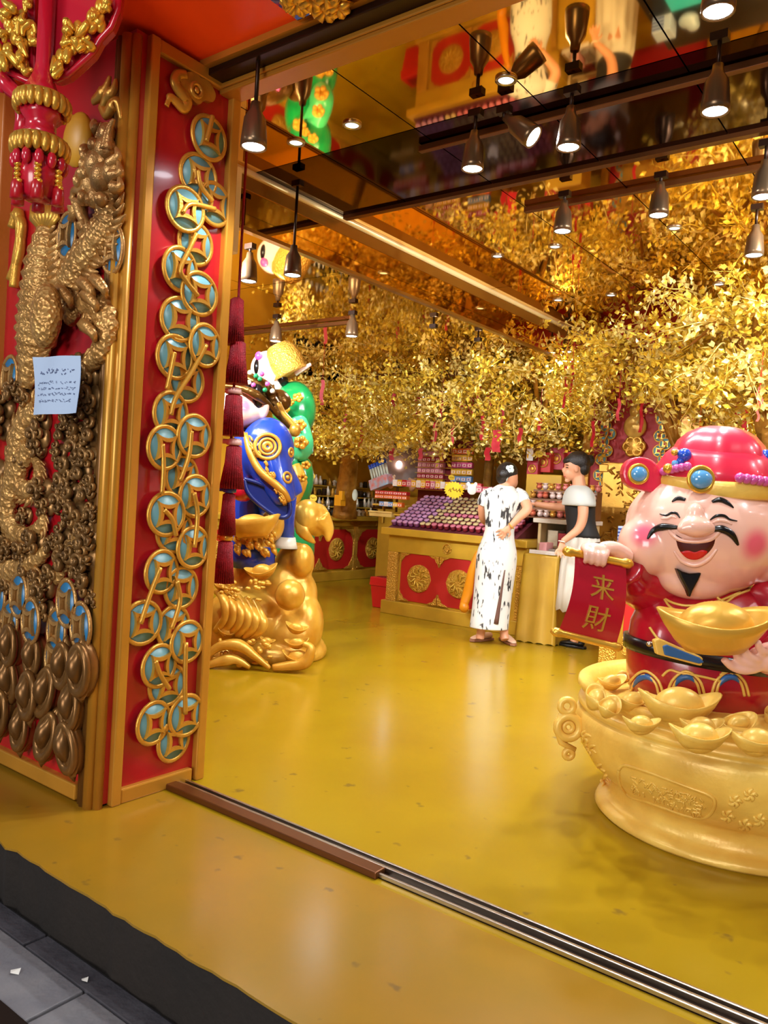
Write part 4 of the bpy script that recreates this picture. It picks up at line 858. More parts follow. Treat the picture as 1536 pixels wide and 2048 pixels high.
# ---------------- green robed statue behind
DQ = 6.4
green = thing('green_god_statue', 'statue in a green robe with gold hat standing behind the blue robed one', 'statue', V((*P(590, 1290, DQ+.1).xy, 0)))
GRN = mat('robe_green', (10, 122, 62), rough=.22, coat=.5, var=.12); GRL = mat('robe_mint', (60, 176, 116), rough=.25, coat=.5)
b = MB(); E(b, 588, 822, 44, 60, DQ, 42); E(b, 575, 880, 44, 60, DQ, 40, .05); E(b, 600, 960, 28, 52, DQ, 28); E(b, 585, 1000, 36, 60, DQ, 32, .1); E(b, 590, 1100, 40, 120, DQ, 36, .1)
fuse('robe', b, GRN, green, .012, 8)
b = MB(); E(b, 603, 888, 24, 34, DQ, 24, -.12); c = smoothline([P(590,840,DQ-.08), P(604,878,DQ-.1), P(612,910,DQ-.08)], 4); b.tube(c, taper(9, .1, .09, .06), 12); fuse('cuff', b, GRL, green, .01, 5)
for x, y, R_ in ((566,818,13),(596,795,10),(580,805,8),(602,885,14),(600,850,12),(612,930,9),(605,955,9)):
    b = MB(); E(b, x, y, R_, R_*.8, DQ, 5, -.22 if y > 840 else -.24); 
    for k in range(5): E(b, x+R_*.7*math.cos(k*1.26), y+R_*.6*math.sin(k*1.26), R_*.42, R_*.4, DQ, 5, -.25)
    obj('gilt_motif', b, GOLDB, green)['kind'] = 'stuff'
b = MB(); c = smoothline([P(590,930,DQ-.15), P(600,965,DQ-.16), P(590,1010,DQ-.14)], 4); b.tube(c, taper(9, .04, .06, .02), 8); obj('gilt_border', b, GOLDF, green)
b = MB(); E(b, 535, 738, 34, 36, DQ, 32); E(b, 548, 760, 24, 30, DQ, 24, -.02); fuse('head', b, mat('pale_porcelain', (232, 206, 196), rough=.22, coat=.5), green, .01, 5)
b = MB(); E(b, 563, 757, 12, 20, DQ, 24, -.03, -.5); E(b, 516, 735, 8, 18, DQ, 20, -.05); obj('hair', b, INK, green)['kind'] = 'stuff'
b = MB(); c = P(570, 722, DQ-.05); b.T = M.Translation(c) @ M.Rotation(YAW, 4, 'Z') @ M.Rotation(-.5, 4, 'Y'); b.lathe([(.0, .14), (.09, .135), (.13, .08), (.145, .0), (.135, -.09), (.16, -.12), (0, -.125)], n=36, ripple=(18, .02)); obj('woven_hat', b, mat('woven_gilt', (206, 154, 62), metal=.3, rough=.4, bump=.8, bs=60, kind='voronoi'), green)
b = MB(); b.tube([P(590,748,DQ-.1), P(622,728,DQ-.1)], [.022, .014], 8); obj('hat_pin', b, mat('pale_porcelain', (0, 0, 0)), green)
b = MB(); E(b, 518, 712, 8, 9, DQ, dz=-.1); obj('hat_flower', b, PINK, green)
# gold peach hung at the statue side
pe = thing('gold_peach', 'large glossy gold peach with leaf beside the blue statue leg', 'ornament', P(620, 1090, 5.75))
b = MB(); E(b, 614, 1034, 30, 36, 5.75); E(b, 634, 1040, 26, 34, 5.75, dz=.04); b.tube(smoothline([P(640,1040,5.75), P(655,1060,5.75), P(656,1084,5.75)], 5), taper(11, px(26, 5.75), px(14, 5.75), px(3, 5.75)), 12); fuse('fruit', b, GG, pe, .011, 3)
b = MB(); b.tube(smoothline([P(592,1010,5.7), P(604,1060,5.66), P(630,1086,5.7)], 5), taper(11, .01, .05, .008), 8, flat=(V((-sy, cy, 0)), .3)); obj('leaf', b, GG, pe)
# ================================================================== COUNTERS
CTR = mat('counter_gilt', (196, 154, 44), metal=.15, rough=.38, var=.1); PANR = mat('counter_red', (176, 26, 24), rough=.45, var=.08)
LACE = mat('filigree_gilt', (210, 158, 54), metal=.5, rough=.35, bump=1., bs=90, kind='voronoi')
def panel_front(root, o, u, w, z0, z1, n):
    """red front panel framed in gilt with medallions; o = lower left point on the face, u along it, face normal = outward"""
    u = V(u).normalized(); nrm = V((u.y, -u.x, 0)); o = V(o)
    T = lambda a, z, out=0: o+u*a+nrm*out+V((0, 0, z-o.z))
    def bx(a0, a1, y0, y1, d0, d1, m, nm, bev=.004):
        b = MB(); q = [T(a0, y0, d0), T(a1, y0, d0), T(a1, y1, d0), T(a0, y1, d0)]; r = [T(a0, y0, d1), T(a1, y0, d1), T(a1, y1, d1), T(a0, y1, d1)]
        b.add(q+r, [(0, 1, 2, 3), (4, 5, 6, 7), (0, 1, 5, 4), (1, 2, 6, 5), (2, 3, 7, 6), (3, 0, 4, 7)], False); return obj(nm, b, m, root, bevel=bev)
    bx(0, w, z0, z1, 0, .012, PANR, 'red_panel')
    h = z1-z0; R_ = min(h*.29, w/n*.31)
    for i in range(n):
        c = w*(i+.5)/n; b = MB(); vs = []
        for r, d in ((R_, .012), (R_, .024), (R_*.9, .032), (R_*.55, .026), (R_*.5, .034), (0.001, .036)):
            vs += [T(c+r*math.cos(2*PI*j/24)*(1+.03*math.cos(16*PI*j/24)), (z0+z1)/2+r*math.sin(2*PI*j/24), d) for j in range(24)]
        b.add(vs, [(i2*24+j, i2*24+(j+1) % 24, (i2+1)*24+(j+1) % 24, (i2+1)*24+j) for i2 in range(5) for j in range(24)]); obj('medallion', b, LACE, root)
        b = MB()
        for k in range(10):
            a = k*.628; b.tube([T(c+R_*.25*math.cos(a), (z0+z1)/2+R_*.25*math.sin(a), .036), T(c+R_*.6*math.cos(a+.5), (z0+z1)/2+R_*.6*math.sin(a+.5), .04), T(c+R_*.8*math.cos(a+.2), (z0+z1)/2+R_*.8*math.sin(a+.2), .034)], .008, 5)
        obj('medallion_relief', b, CTR, root)['kind'] = 'stuff'
        e = w/n/2*.98
        for sx in (-1, 1):
            for sz in (-1, 1):
                cx_ = c+sx*e; zz = z0 if sz < 0 else z1; s_ = min(h*.25, w/n*.2)
                pts = [(0, 0), (-sx*s_*1.25, 0), (-sx*s_*.9, sz*-s_*.18), (-sx*s_*.5, sz*-s_*.3), (-sx*s_*.34, sz*-s_*.62), (-sx*s_*.12, sz*-s_*.8), (0, sz*-s_*1.15)]
                b = MB(); q = [T(cx_+x, zz+z, .012) for x, z in pts]; r = [T(cx_+x, zz+z, .026) for x, z in pts]; k = len(q)
                b.add(q+r, [list(range(k)), list(range(k, 2*k))]+[(i2, (i2+1) % k, k+(i2+1) % k, k+i2) for i2 in range(k)], False); obj('corner_filigree', b, LACE, root)
    return bx
def rects(root, nm, m, *bs, bev=.006):
    b = MB()
    for a, c in bs: b.box(a, c)
    return obj(nm, b, m, root, bevel=bev)
# long counter along the left wall
lc = thing('wall_counter', 'long gilt counter with red medallion panels along the left wall, behind the statues', 'counter', (-7.0, 7.2, 0))
rects(lc, 'carcass', CTR, ((-7.24, 5.2, .0), (-6.82, 9.6, .72)))
rects(lc, 'plinth', CTR, ((-7.24, 5.2, 0), (-6.76, 9.6, .12)))
rects(lc, 'cornice', CTR, ((-7.24, 5.2, .72), (-6.8, 9.6, .80))); rects(lc, 'worktop', CTR, ((-7.24, 5.2, .80), (-6.74, 9.6, .86)))
for y0, y1, n in ((8.52, 9.2, 1), (7.05, 8.42, 2), (5.6, 6.95, 2)): panel_front(lc, (-6.815, y0, .15), (0, 1, 0), y1-y0, .15, .68, n)
for y in (9.25, 8.47, 7.0): rects(lc, 'pilaster', LACE, ((-6.83, y-.04, .12), (-6.785, y+.04, .72)))
for y in (9.0, 8.45, 7.9): rects(lc, 'frieze_block', LACE, ((-6.81, y-.09, .73), (-6.79, y+.09, .79)))
# main counter facing the entrance
mc = thing('main_counter', 'gilt counter with two red medallion panels facing the door under the pink jars', 'counter', (-4.0, 6.8, 0))
rects(mc, 'carcass', CTR, ((-4.70, 6.44, 0), (-3.2, 7.2, .64))); rects(mc, 'plinth', CTR, ((-4.75, 6.38, 0), (-3.18, 7.2, .13)))
rects(mc, 'frieze', CTR, ((-4.72, 6.41, .62), (-3.18, 7.2, .79))); rects(mc, 'worktop', CTR, ((-4.78, 6.35, .79), (-3.16, 7.25, .86)))
m1, m2 = onY(838, 1155, 6.42).x, onY(917, 1175, 6.42).x; mw = m2-m1
panel_front(mc, (m1-mw/2, 6.435, .15), (1, 0, 0), mw*2, .15, .62, 2)
rects(mc, 'pilaster', LACE, ((-4.71, 6.40, .13), (-4.59, 6.45, .62))); rects(mc, 'pilaster', LACE, ((-3.27, 6.40, .13), (-3.2, 6.45, .62)))
b = MB(); b.ring((-4.02, 6.405, .705), .045, .007, ax=(0, 1, 0), n=20); b.ell((-4.02, 6.405, .705), (.03, .008, .035), 12, 8); obj('frieze_badge', b, LACE, mc)
b = MB(); b.add([(-4.74, 6.42, .86), (-3.3, 6.42, .86), (-3.3, 7.1, 1.18), (-4.74, 7.1, 1.18), (-4.74, 7.1, .86), (-3.3, 7.1, .86)], [(0, 1, 2, 3), (3, 2, 5, 4), (0, 3, 4), (1, 5, 2), (0, 4, 5, 1)], False)
ds = tag(obj('jar_display_ramp', b, mat('ramp_brown', (92, 30, 40), rough=.6)), 'sloping display ramp under the grid of pink jars on the main counter', 'display stand')
# jars in a grid
def jar(body, lid):
    b = MB(); b.lathe([(.022, 0), (.027, .004), (.027, .03), (.024, .034)], n=10); b.mi = 1; b.lathe([(.028, .034), (.0285, .046), (.024, .05), (.0, .05)], n=10)
    o = obj('candy_jar', b, [mat('jar_body_'+body[0], body[1], rough=.3), mat('jar_lid_'+lid[0], lid[1], rough=.35)], org=(0, 0, 0)); return o
JK = [(jar(('plum', (110, 50, 96)), ('lilac', (184, 134, 176))), 'lilac lidded jar in the sloping grid', 'lilac lidded jars'),
      (jar(('maroon', (112, 24, 40)), ('cream', (196, 176, 128))), 'cream lidded jar in the sloping grid', 'cream lidded jars'),
      (jar(('maroon', (0, 0, 0)), ('rose', (196, 110, 132))), 'rose lidded jar in the sloping grid', 'rose lidded jars')]
usedj = set()
for r in range(9):
    for c in range(20):
        k = 0 if c < 5 + (r % 2) else (1 if (c < 14 and not (r in (0, 3) and c > 6)) else 2)
        src, lab, grp = JK[k]
        o = src if k not in usedj else dup(src); usedj.add(k)
        y = 6.47+r*.07; o.location = (-4.7+c*.07+rnd.uniform(-.004, .004), y, .86+(y-6.42)*.32/.68+.006); o.rotation_euler = (.44, 0, 0); tag(o, '%s, %s row, %s from left' % (lab, ORD[r], ORD[c]), 'jar', grp)
# red pedal bin
bn = thing('pedal_bin', 'red plastic waste bin standing at the left end of the main counter', 'bin', (-4.93, 6.68, 0))
BINR = mat('bin_red', (188, 20, 26), rough=.35)
def tbox(root, nm, m, cx_, cy__, z0, z1, a0, b0, a1, b1, bev=.008):
    b = MB(); b.add([(cx_-a0, cy__-b0, z0), (cx_+a0, cy__-b0, z0), (cx_+a0, cy__+b0, z0), (cx_-a0, cy__+b0, z0), (cx_-a1, cy__-b1, z1), (cx_+a1, cy__-b1, z1), (cx_+a1, cy__+b1, z1), (cx_-a1, cy__+b1, z1)], [(0, 3, 2, 1), (4, 5, 6, 7), (0, 1, 5, 4), (1, 2, 6, 5), (2, 3, 7, 6), (3, 0, 4, 7)], False); return obj(nm, b, m, root, bevel=bev)
tbox(bn, 'bucket', BINR, -4.93, 6.68, 0, .23, .09, .08, .115, .1); tbox(bn, 'lid', BINR, -4.93, 6.68, .23, .32, .125, .11, .12, .105)
rects(bn, 'swing_flap', mat('bin_flap', (120, 10, 16), rough=.4), ((-5.0, 6.62, .318), (-4.86, 6.74, .325)))
# glass sweet case between the two women, draped gold table in front
gc = thing('sweet_case', 'pale counter case with open shelves and white top between the two women', 'display case', (-3.0, 6.75, 0))
PALE = mat('case_cream', (206, 180, 128), rough=.4)
rects(gc, 'side_panel', PALE, ((-3.16, 6.55, 0), (-3.13, 7.1, 1.02))); rects(gc, 'side_panel', PALE, ((-2.83, 6.55, 0), (-2.8, 7.1, 1.02)))
rects(gc, 'back_panel', mat('case_back', (120, 76, 34), rough=.5), ((-3.13, 7.05, 0), (-2.83, 7.1, 1.02))); rects(gc, 'top', mat('case_top', (214, 206, 192), rough=.3), ((-3.2, 6.52, 1.02), (-2.78, 7.12, 1.06)))
for z in (.56, .8): rects(gc, 'shelf', PALE, ((-3.13, 6.58, z), (-2.83, 7.05, z+.015)))
rects(gc, 'base_panel', PALE, ((-3.13, 6.55, 0), (-2.83, 6.58, .56)))
KR = [('pale carton on a shelf of the case between the women', (206, 190, 160)), ('brown carton on a shelf of the case between the women', (140, 84, 48)), ('red carton on a shelf of the case between the women', (176, 40, 48))]
for k, (x, z, w, h) in enumerate(((-3.06, .816, .1, .14), (-2.97, .816, .07, .12), (-2.88, .816, .08, .15), (-2.9, .576, .1, .16), (-3.04, .576, .12, .12))):
    lab, c = KR[(k*2) % 3]; tag(obj('carton', MB().box((x-w/2, 6.65, z), (x+w/2, 6.8, z+h)).box((x-w/2+.01, 6.645, z+h*.3), (x+w/2-.01, 6.65, z+h*.7)), mat('carton_%d' % ((k*2) % 3), c, rough=.5), bevel=.004), lab+(', upper' if z > .7 else ', lower'), 'carton', 'cartons in the case')
FOIL = [mat('foil_gold', (226, 176, 84), metal=.7, rough=.3), mat('foil_white', (226, 206, 200), metal=.3, rough=.3), mat('foil_copper', (208, 112, 84), metal=.5, rough=.3), mat('foil_pink', (206, 120, 110), metal=.3, rough=.35)]
FN = ['gold', 'white', 'copper', 'pink']
def sweet(m):
    b = MB(); b.ell((0, 0, .028), (.03, .03, .028), 10, 6); b.lathe([(.018, .05), (.028, .066), (0, .06)], n=8, ripple=(4, .3)); return obj('foil_sweet', b, m, org=(0, 0, 0))
SW = [sweet(m) for m in FOIL]; us = set()
rm = thing('tiered_tray', 'stepped tray of foil wrapped sweets on the case between the women', 'tray', (-2.95, 6.8, 1.06))
for s_ in range(4): rects(rm, 'step', mat('tray_brown', (120, 76, 40), rough=.5), ((-3.42, 6.58+s_*.12, 1.06+(0 if s_ else 0)), (-2.78, 6.58+(s_+1)*.12, 1.07+s_*.085)), bev=.003)
for s_ in range(4):
    for c in range(10):
        k = (c*3+s_*2+c//4) % 4; o = SW[k] if k not in us else dup(SW[k]); us.add(k)
        o.location = (-3.39+c*.066+rnd.uniform(-.006, .006), 6.64+s_*.12, 1.07+s_*.085); o.rotation_euler = (0, 0, rnd.uniform(0, 6)); tag(o, '%s foil sweet on the tray between the women, %s step, %s from left' % (FN[k], ORD[s_], ORD[c]), 'sweet', '%s sweets on the stepped tray' % FN[k])
CLOTH = mat('gold_satin', (192, 152, 46), rough=.36, metal=.2, var=.06)
gt = thing('draped_table', 'small table draped to the floor in gold satin beside the woman in white', 'table', (-2.86, 6.36, 0))
fp = [(-3.10, 6.16), (-2.79, 6.22), (-2.78, 6.52), (-3.1, 6.5)]
b = MB(); vs = []; N = 48
def fpt(t):
    t *= 4; i = int(t) % 4; f = t-int(t); a, c = V((*fp[i], 0)), V((*fp[(i+1) % 4], 0)); return lerp(a, c, f)
cen = V((-2.94, 6.35, 0))
for z, g_ in ((.0, 1.1), (.25, 1.05), (.5, 1.01), (.74, .97), (.76, .95)):
    for j in range(N):
        p = fpt(j/N); q = cen+(p-cen)*(g_+.022*(1-z/.76)*math.sin(j*2*PI/N*9)); vs.append((q.x, q.y, z+(.012*abs(math.sin(j*PI/N*16)) if z == 0 else 0)))
b.add(vs, [(i*N+j, i*N+(j+1) % N, (i+1)*N+(j+1) % N, (i+1)*N+j) for i in range(4) for j in range(N)]+[[4*N+j for j in range(N)]]); obj('cloth', b, CLOTH, gt)
tag(obj('plastic_tray', MB().box((-3.06, 6.2, .762), (-2.82, 6.46, .775)).box((-3.06, 6.2, .775), (-2.82, 6.215, .795)).box((-3.06, 6.445, .775), (-2.82, 6.46, .795)), mat('milky_plastic', (220, 212, 206), rough=.25), bevel=.003), 'milky white tray on the draped gold table', 'tray')
tag(obj('pink_packet', MB().box((-3.0, 6.26, .776), (-2.93, 6.4, .86)), mat('packet_pink', (214, 150, 150), rough=.4), bevel=.006), 'pink packet standing in the milky tray', 'packet')
tag(obj('clear_packet', MB().box((-2.91, 6.26, .776), (-2.85, 6.42, .81)), mat('packet_grey', (150, 140, 132), rough=.2), bevel=.006), 'grey packet lying in the milky tray', 'packet')
bg = MB(); bg.tube(smoothline([(-3.62, 6.3, .72), (-3.66, 6.28, .55), (-3.7, 6.3, .34), (-3.72, 6.28, .22), (-3.7, 6.26, .18)], 5), taper(21, .02, .05, .035), 10, flat=(V((0, 1, 0)), .6)); bg.ell((-3.71, 6.27, .2), (.05, .035, .05), 10, 8)
tag(obj('satin_sash', bg, mat('amber_satin', (224, 140, 20), rough=.35)), 'amber satin sash bunched against the main counter behind the woman in white', 'sash')
# carved gilt counter behind the scroll, black top
gb = thing('carved_counter', 'carved gilt counter with a black top half hidden by the red banner scroll', 'counter', (-1.4, 6.0, 0))
u_ = V((.97, -.1, 0)).normalized(); o_ = V((-2.13, 5.56, 0))
rects(gb, 'carcass', CTR, ((-2.1, 5.6, 0), (-.6, 6.3, .86))); rects(gb, 'corner_post', LACE, ((-2.14, 5.56, .0), (-2.02, 5.68, .86))); rects(gb, 'worktop', BLACK, ((-2.2, 5.5, .9), (-.55, 6.35, .94))); rects(gb, 'cornice', CTR, ((-2.16, 5.54, .84), (-.56, 6.32, .9)))
panel_front(gb, (-1.98, 5.595, .15), (1, 0, 0), 1.3, .15, .76, 2)
tag(obj('turquoise_folder', MB().box((-2.02, 5.62, .94), (-1.72, 5.84, .955)).box((-2.02, 5.62, .955), (-1.72, 5.64, .962)), mat('turquoise', (40, 170, 196), rough=.4), bevel=.003), 'turquoise folder on the black counter top', 'folder')
bb = thing('striped_box', 'blue and white striped box on the black counter top', 'box', (-2.2, 5.92, .94))
rects(bb, 'box_body', mat('pale_blue', (160, 176, 206), rough=.4), ((-2.17, 5.86, .941), (-2.03, 6.0, 1.06)))
for k in range(4): rects(bb, 'stripe', mat('stripe_blue', (40, 60, 130), rough=.4), ((-2.165, 5.855, .955+k*.026), (-2.08, 5.86, .967+k*.026)), bev=0)
b = MB(); b.ell((-1.93, 5.95, .985), (.075, .07, .05), 12, 8); b.ell((-1.9, 5.97, 1.02), (.05, .05, .04), 10, 8); tag(fuse('crumpled_bag', b, mat('bag_grey', (150, 166, 186), rough=.3), voxel=.01), 'crumpled grey blue bag beside the striped box', 'bag')
# gourd panel at the back
AY = 7.8
al = thing('gourd_panel', 'tall red panel with a gold gourd, carved plaque and chained coins at the back', 'panel', (-2.77, AY+.1, 0))
rects(al, 'red_board', REDM, ((-3.24, AY, 0), (-2.3, AY+.1, ZC)))
rects(al, 'frame_strip', FR2, ((-3.3, AY-.04, 0), (-3.22, AY+.1, ZC))); rects(al, 'frame_strip', FR2, ((-2.32, AY-.06, 0), (-2.12, AY+.1, ZC)))
ap = lambda x, y, o=0: onY(x, y, AY-o)
b = MB()
for x, y, r in ((1273,806,6),(1272,822,13),(1270,853,23)): c = ap(x, y, .03); b.ell(c, (px(r, 8.1), .05, px(r*1.02, 8.1)), 18, 12)
fuse('gourd', b, mat('gourd_gilt', (226, 184, 88), metal=.3, rough=.3), al, .01, 4)
b = MB(); b.tube([ap(1282, 812, .06), ap(1281, 860, .09)], .012, 6); obj('gourd_cord', b, RED, al)
b = MB()
for k in range(6): a = k*1.047; b.ring(ap(1268+13*math.cos(a), 893+11*math.sin(a), .03), px(8, 8.1), px(3.5, 8.1), ax=(0, 1, 0), n=16)
b.ell(ap(1268, 893, .02), (px(20, 8.1), .03, px(18, 8.1)), 14, 8); obj('cloud_knot', b, GOLD, al)
q0, q1 = ap(1210, 925), ap(1318, 1085); b = MB().box((q0.x, AY-.05, .55), (q1.x, AY+.01, q0.z)).box((q0.x-.04, AY-.06, q0.z-.1), (q0.x+.06, AY+.01, q0.z-.02)).box((q1.x-.06, AY-.06, q0.z-.1), (q1.x+.04, AY+.01, q0.z-.02)); obj('plaque', b, GOLD, al, bevel=.01)
b = MB(); r5 = random.Random(11)
for k in range(110):
    x, z = r5.uniform(q0.x+.06, q1.x-.06), r5.uniform(.62, q0.z-.06); b.tube([(x, AY-.05, z), (x+r5.uniform(-.05, .05), AY-.07, z+.03), (x+r5.uniform(-.07, .07), AY-.05, z+r5.uniform(-.05, .05))], .009, 5)
obj('plaque_carving', b, GOLD, al)['kind'] = 'stuff'
src = [c for c in PL.children if c.name.startswith('coin') and not c.name.startswith('coin_')][0]
for sgn, xs_ in ((1, [(1218,832),(1212,852),(1221,868),(1207,884),(1214,902),(1202,918),(1212,934),(1198,950),(1209,968),(1199,986),(1207,1004),(1196,1022),(1203,1040)]), (-1, [(1324,838),(1330,856),(1320,872),(1331,888),(1318,902),(1328,918),(1322,936)])):
    for x, y in xs_:
        c = dup_tree(src, al); c.location = ap(x, y, .012+.008*rnd.random())-al.location; c.rotation_euler = (PI/2, rnd.uniform(-.2, .2), 0); c.scale = (.72, .72, .72)
    b = MB(); b.tube(smoothline([ap(x+6*math.sin(i*2.2), y, .04) for i, (x, y) in enumerate(xs_)], 3), .007, 5); obj('cord', b, GOLD, al)
rb = MB(); rb.box((-1.86, AY-.02, 1.0), (-1.72, AY, 2.2)); rb.box((-1.88, AY-.025, 2.2), (-1.7, AY+.005, 2.23)); tag(obj('wall_banner', rb, RED, bevel=.003), 'narrow red banner on the back wall right of the gourd panel', 'banner')
slab('wall_recess', (-2.14, AY, 0), (3.05, AY+.1, ZC), WALL)
# ================================================================== GOODS AT THE BACK
# bottles and jars on the left counter, three risers
st3 = thing('bottle_riser', 'stepped gilt riser holding bottles on the long left counter', 'display stand', (-7.1, 8.3, .86))
for k, (x0, z) in enumerate(((-7.03, .98), (-7.12, 1.12), (-7.2, 1.26))): rects(st3, 'step', CTR, ((-7.245, 7.2, z-.02), (x0, 9.5, z)), ((-7.245, 7.2, .86), (-7.24, 9.5, z)), bev=.003)
SILV = mat('silver_ware', (226, 218, 196), metal=.45, rough=.22); DARKG = mat('dark_glass', (46, 32, 20), rough=.1); 
def bottle(prof, m, nm): b = MB(); b.lathe(prof, n=12); return obj(nm, b, m, org=(0, 0, 0))
BT_ = [(bottle([(.02,0),(.034,.004),(.036,.05),(.022,.085),(.012,.11),(.016,.13),(0,.132)], SILV, 'silver_bottle'), 'silver bottle on the left counter', 'bottle', 'silver bottles on the left counter'),
 (bottle([(.02,0),(.03,.003),(.03,.06),(.012,.075),(.01,.1),(.014,.104),(0,.105)], GOLDB, 'gold_bottle'), 'gold bottle on the left counter', 'bottle', 'gold bottles on the left counter'),
 (bottle([(.024,0),(.034,.004),(.034,.07),(.03,.075),(.03,.09),(0,.092)], DARKG, 'dark_jar'), 'dark glass jar on the long left counter', 'jar', 'dark jars on the left counter'),
 (bottle([(.014,0),(.03,.01),(.02,.03),(.032,.05),(.03,.07),(.006,.085),(0,.09)], SILV, 'silver_cup'), 'small silver cup on the long left counter', 'cup', 'silver cups on the left counter')]
ub = set()
for z, x, n, tier in ((.86, -6.86, 24, 'front row'), (.86, -6.96, 20, 'second row'), (.98, -7.08, 22, 'lowest step'), (1.12, -7.16, 22, 'middle step'), (1.26, -7.22, 20, 'top step')):
    for i in range(n):
        k = rnd.choice([0, 0, 1, 2, 3]); s_, lab, cat, grp = BT_[k]; o = s_ if k not in ub else dup(s_); ub.add(k)
        o.location = (x, 7.3+(9.3-7.3)*(i+.5)/n+rnd.uniform(-.012, .012), z+.001); s2 = rnd.uniform(.85, 1.1); o.scale = (s2, s2, s2); tag(o, '%s, %s, %s from the door' % (lab, tier, ORD[i]), cat, grp)
def star_tag(x, y, d, r, label, rz=0., col=(236, 200, 10), group=None):
    t = thing('price_starburst', label, 'price tag', P(x, y, d), group); b = MB(); n = 40; c = P(x, y, d)
    pts = [(px(r*(1 if j % 2 else .82), d)*math.cos(2*PI*j/n), px(r*(.85 if j % 2 else .7), d)*math.sin(2*PI*j/n)) for j in range(n)]
    b.prism(pts, c, R0, UP, FW*.004); obj('card', b, mat('tag_%d' % col[2], col, rough=.5), t)
    b = MB()
    for k in range(4):
        a = c-FW*.002+R0*px(-r*.5+k*r*.3, d)+UP*px(rnd.uniform(-r*.15, r*.1), d); b.tube([a, a+R0*px(r*.12, d)+UP*px(r*.22, d), a+R0*px(r*.2, d)-UP*px(r*.1, d)], px(r*.04, d), 4)
    obj('pen_marks', b, mat('pen_brown', (120, 60, 10), rough=.6), t)['kind'] = 'stuff'
    b = MB(); b.tube([c+FW*.006, c+FW*.01-V((0, 0, px(r, d)+.06))], .003, 5); obj('stick', b, CHROME, t)
star_tag(908, 980, 7.75, 21, 'large yellow starburst price card over the pink jars')
star_tag(622, 952, 9.2, 9, 'yellow starburst card beside the green sleeve'); star_tag(626, 996, 9.3, 9, 'yellow starburst card low on the left counter'); star_tag(725, 904, 9.4, 10, 'yellow starburst card under the left golden tree'); star_tag(903, 955, 8.4, 7, 'small yellow starburst card beside the snack packets')
star_tag(1078, 908, 7.9, 9, 'yellow starburst card behind the foil sweets')
b = MB(); c = P(944, 979, 7.6); b.ell(c, (.05, .012, .055), 14, 8, RZ); b.ell(c+R0*-.035+UP*.05, (.022, .01, .025), 8, 6, RZ); b.ell(c+R0*.035+UP*.05, (.022, .01, .025), 8, 6, RZ); tag(fuse('white_sign', b, WHITE, voxel=.006), 'small white rounded card with two lobes above the pink jars', 'sign')
tag(obj('white_card', MB().box(P(1060, 905, 7.9)-V((.035, 0, .08)), P(1060, 905, 7.9)+V((.035, .004, .05))), WHITE), 'white card beside the yellow starburst behind the foil sweets', 'card')
# stepped shelves behind the main counter
sv = thing('back_shelf', 'stepped shelf of snack packets behind the main counter', 'shelf', (-5.2, 8.3, 0))
SY = 8.3
rects(sv, 'carcass', CTR, ((-6.3, SY, 0), (-2.9, SY+.7, .95))); rects(sv, 'shelf', CTR, ((-6.3, SY-.02, .95), (-2.9, SY+.7, .99))); rects(sv, 'upper_shelf', CTR, ((-6.3, SY+.3, 1.14), (-2.9, SY+.7, 1.17)), ((-6.3, SY+.3, .99), (-2.9, SY+.32, 1.14)))
def goods(nm, x0, y0, cols, rows, dx, dz, d, cols_, labels, cat, grp, size, yp=None):
    """upright grid of small packets anchored at pixel x0,y0 (top left) at depth d"""
    a = onY(x0, y0, yp) if yp else P(x0, y0, d); srcs = {}
    for r in range(rows):
        for c in range(cols):
            k = cols_(r, c)
            p = V((a.x+c*dx, a.y+.0*r, a.z-r*dz))
            if k[0] not in srcs:
                w, dp, h = size; b = MB(); b.box((-w/2, -dp/2, 0), (w/2, dp/2, h)); b.mi = 1; b.box((-w*.36, -dp/2-.003, h*.22), (w*.36, -dp/2, h*.7)); b.mi = 2; b.ell((0, -dp/2-.003, h*.46), (w*.2, .003, h*.16), 8, 4)
                o = obj(nm, b, [mat('pack_'+k[0], k[1], rough=.4), mat('packlabel_'+k[0], k[2], rough=.4), mat('packdot_'+k[0], k[1], rough=.4)], org=(0, 0, 0)); srcs[k[0]] = o
            else: o = dup(srcs[k[0]])
            o.location = p; o.rotation_euler = (0, 0, YAW*.2+rnd.uniform(-.05, .05)); tag(o, labels % k[0]+(', %s row, %s from left' % (ORD[r], ORD[c]) if rows > 1 else ', %s from left' % ORD[c]), cat, grp % k[0])
PKC = {'crimson': (170, 36, 56), 'rose': (206, 120, 140), 'orange': (226, 104, 30), 'yellow': (228, 178, 40), 'magenta': (206, 70, 130), 'blue': (110, 150, 200), 'white': (222, 216, 210), 'scarlet': (200, 40, 40)}
kk = lambda n, l=(232, 200, 190): (n, PKC[n], l)
TY = P(840, 890, 8.9).y
tw = thing('tower_rack', 'upright rack stacked with pink and crimson packets under the golden trees', 'rack', P(870, 985, 8.9)+V((0, .05, -.25)))
a = P(840, 890, 8.9); rects(tw, 'back_board', mat('rack_red', (120, 20, 30), rough=.5), ((a.x-.02, a.y+.04, .99), (a.x+.66, a.y+.06, a.z+.06)))
for r in range(9): rects(tw, 'shelf', CTR, ((a.x-.02, a.y-.04, a.z-r*.062-.006), (a.x+.36, a.y+.05, a.z-r*.062)), bev=0)
for r in range(6): rects(tw, 'shelf', CTR, ((a.x+.38, a.y-.04, P(0, 905, 8.9).z*0+a.z-.1-r*.075-.006), (a.x+.66, a.y+.05, a.z-.1-r*.075)), bev=0)
goods('snack_packet', 844, 890, 6, 9, .058, .062, 8.9, lambda r, c: kk('crimson' if r in (0, 3, 6, 8) else ('rose' if r < 6 else 'yellow'), (240, 210, 200)), '%s packet in the upright rack under the trees', 'packet', '%s packets in the upright rack', (.05, .05, .052), TY)
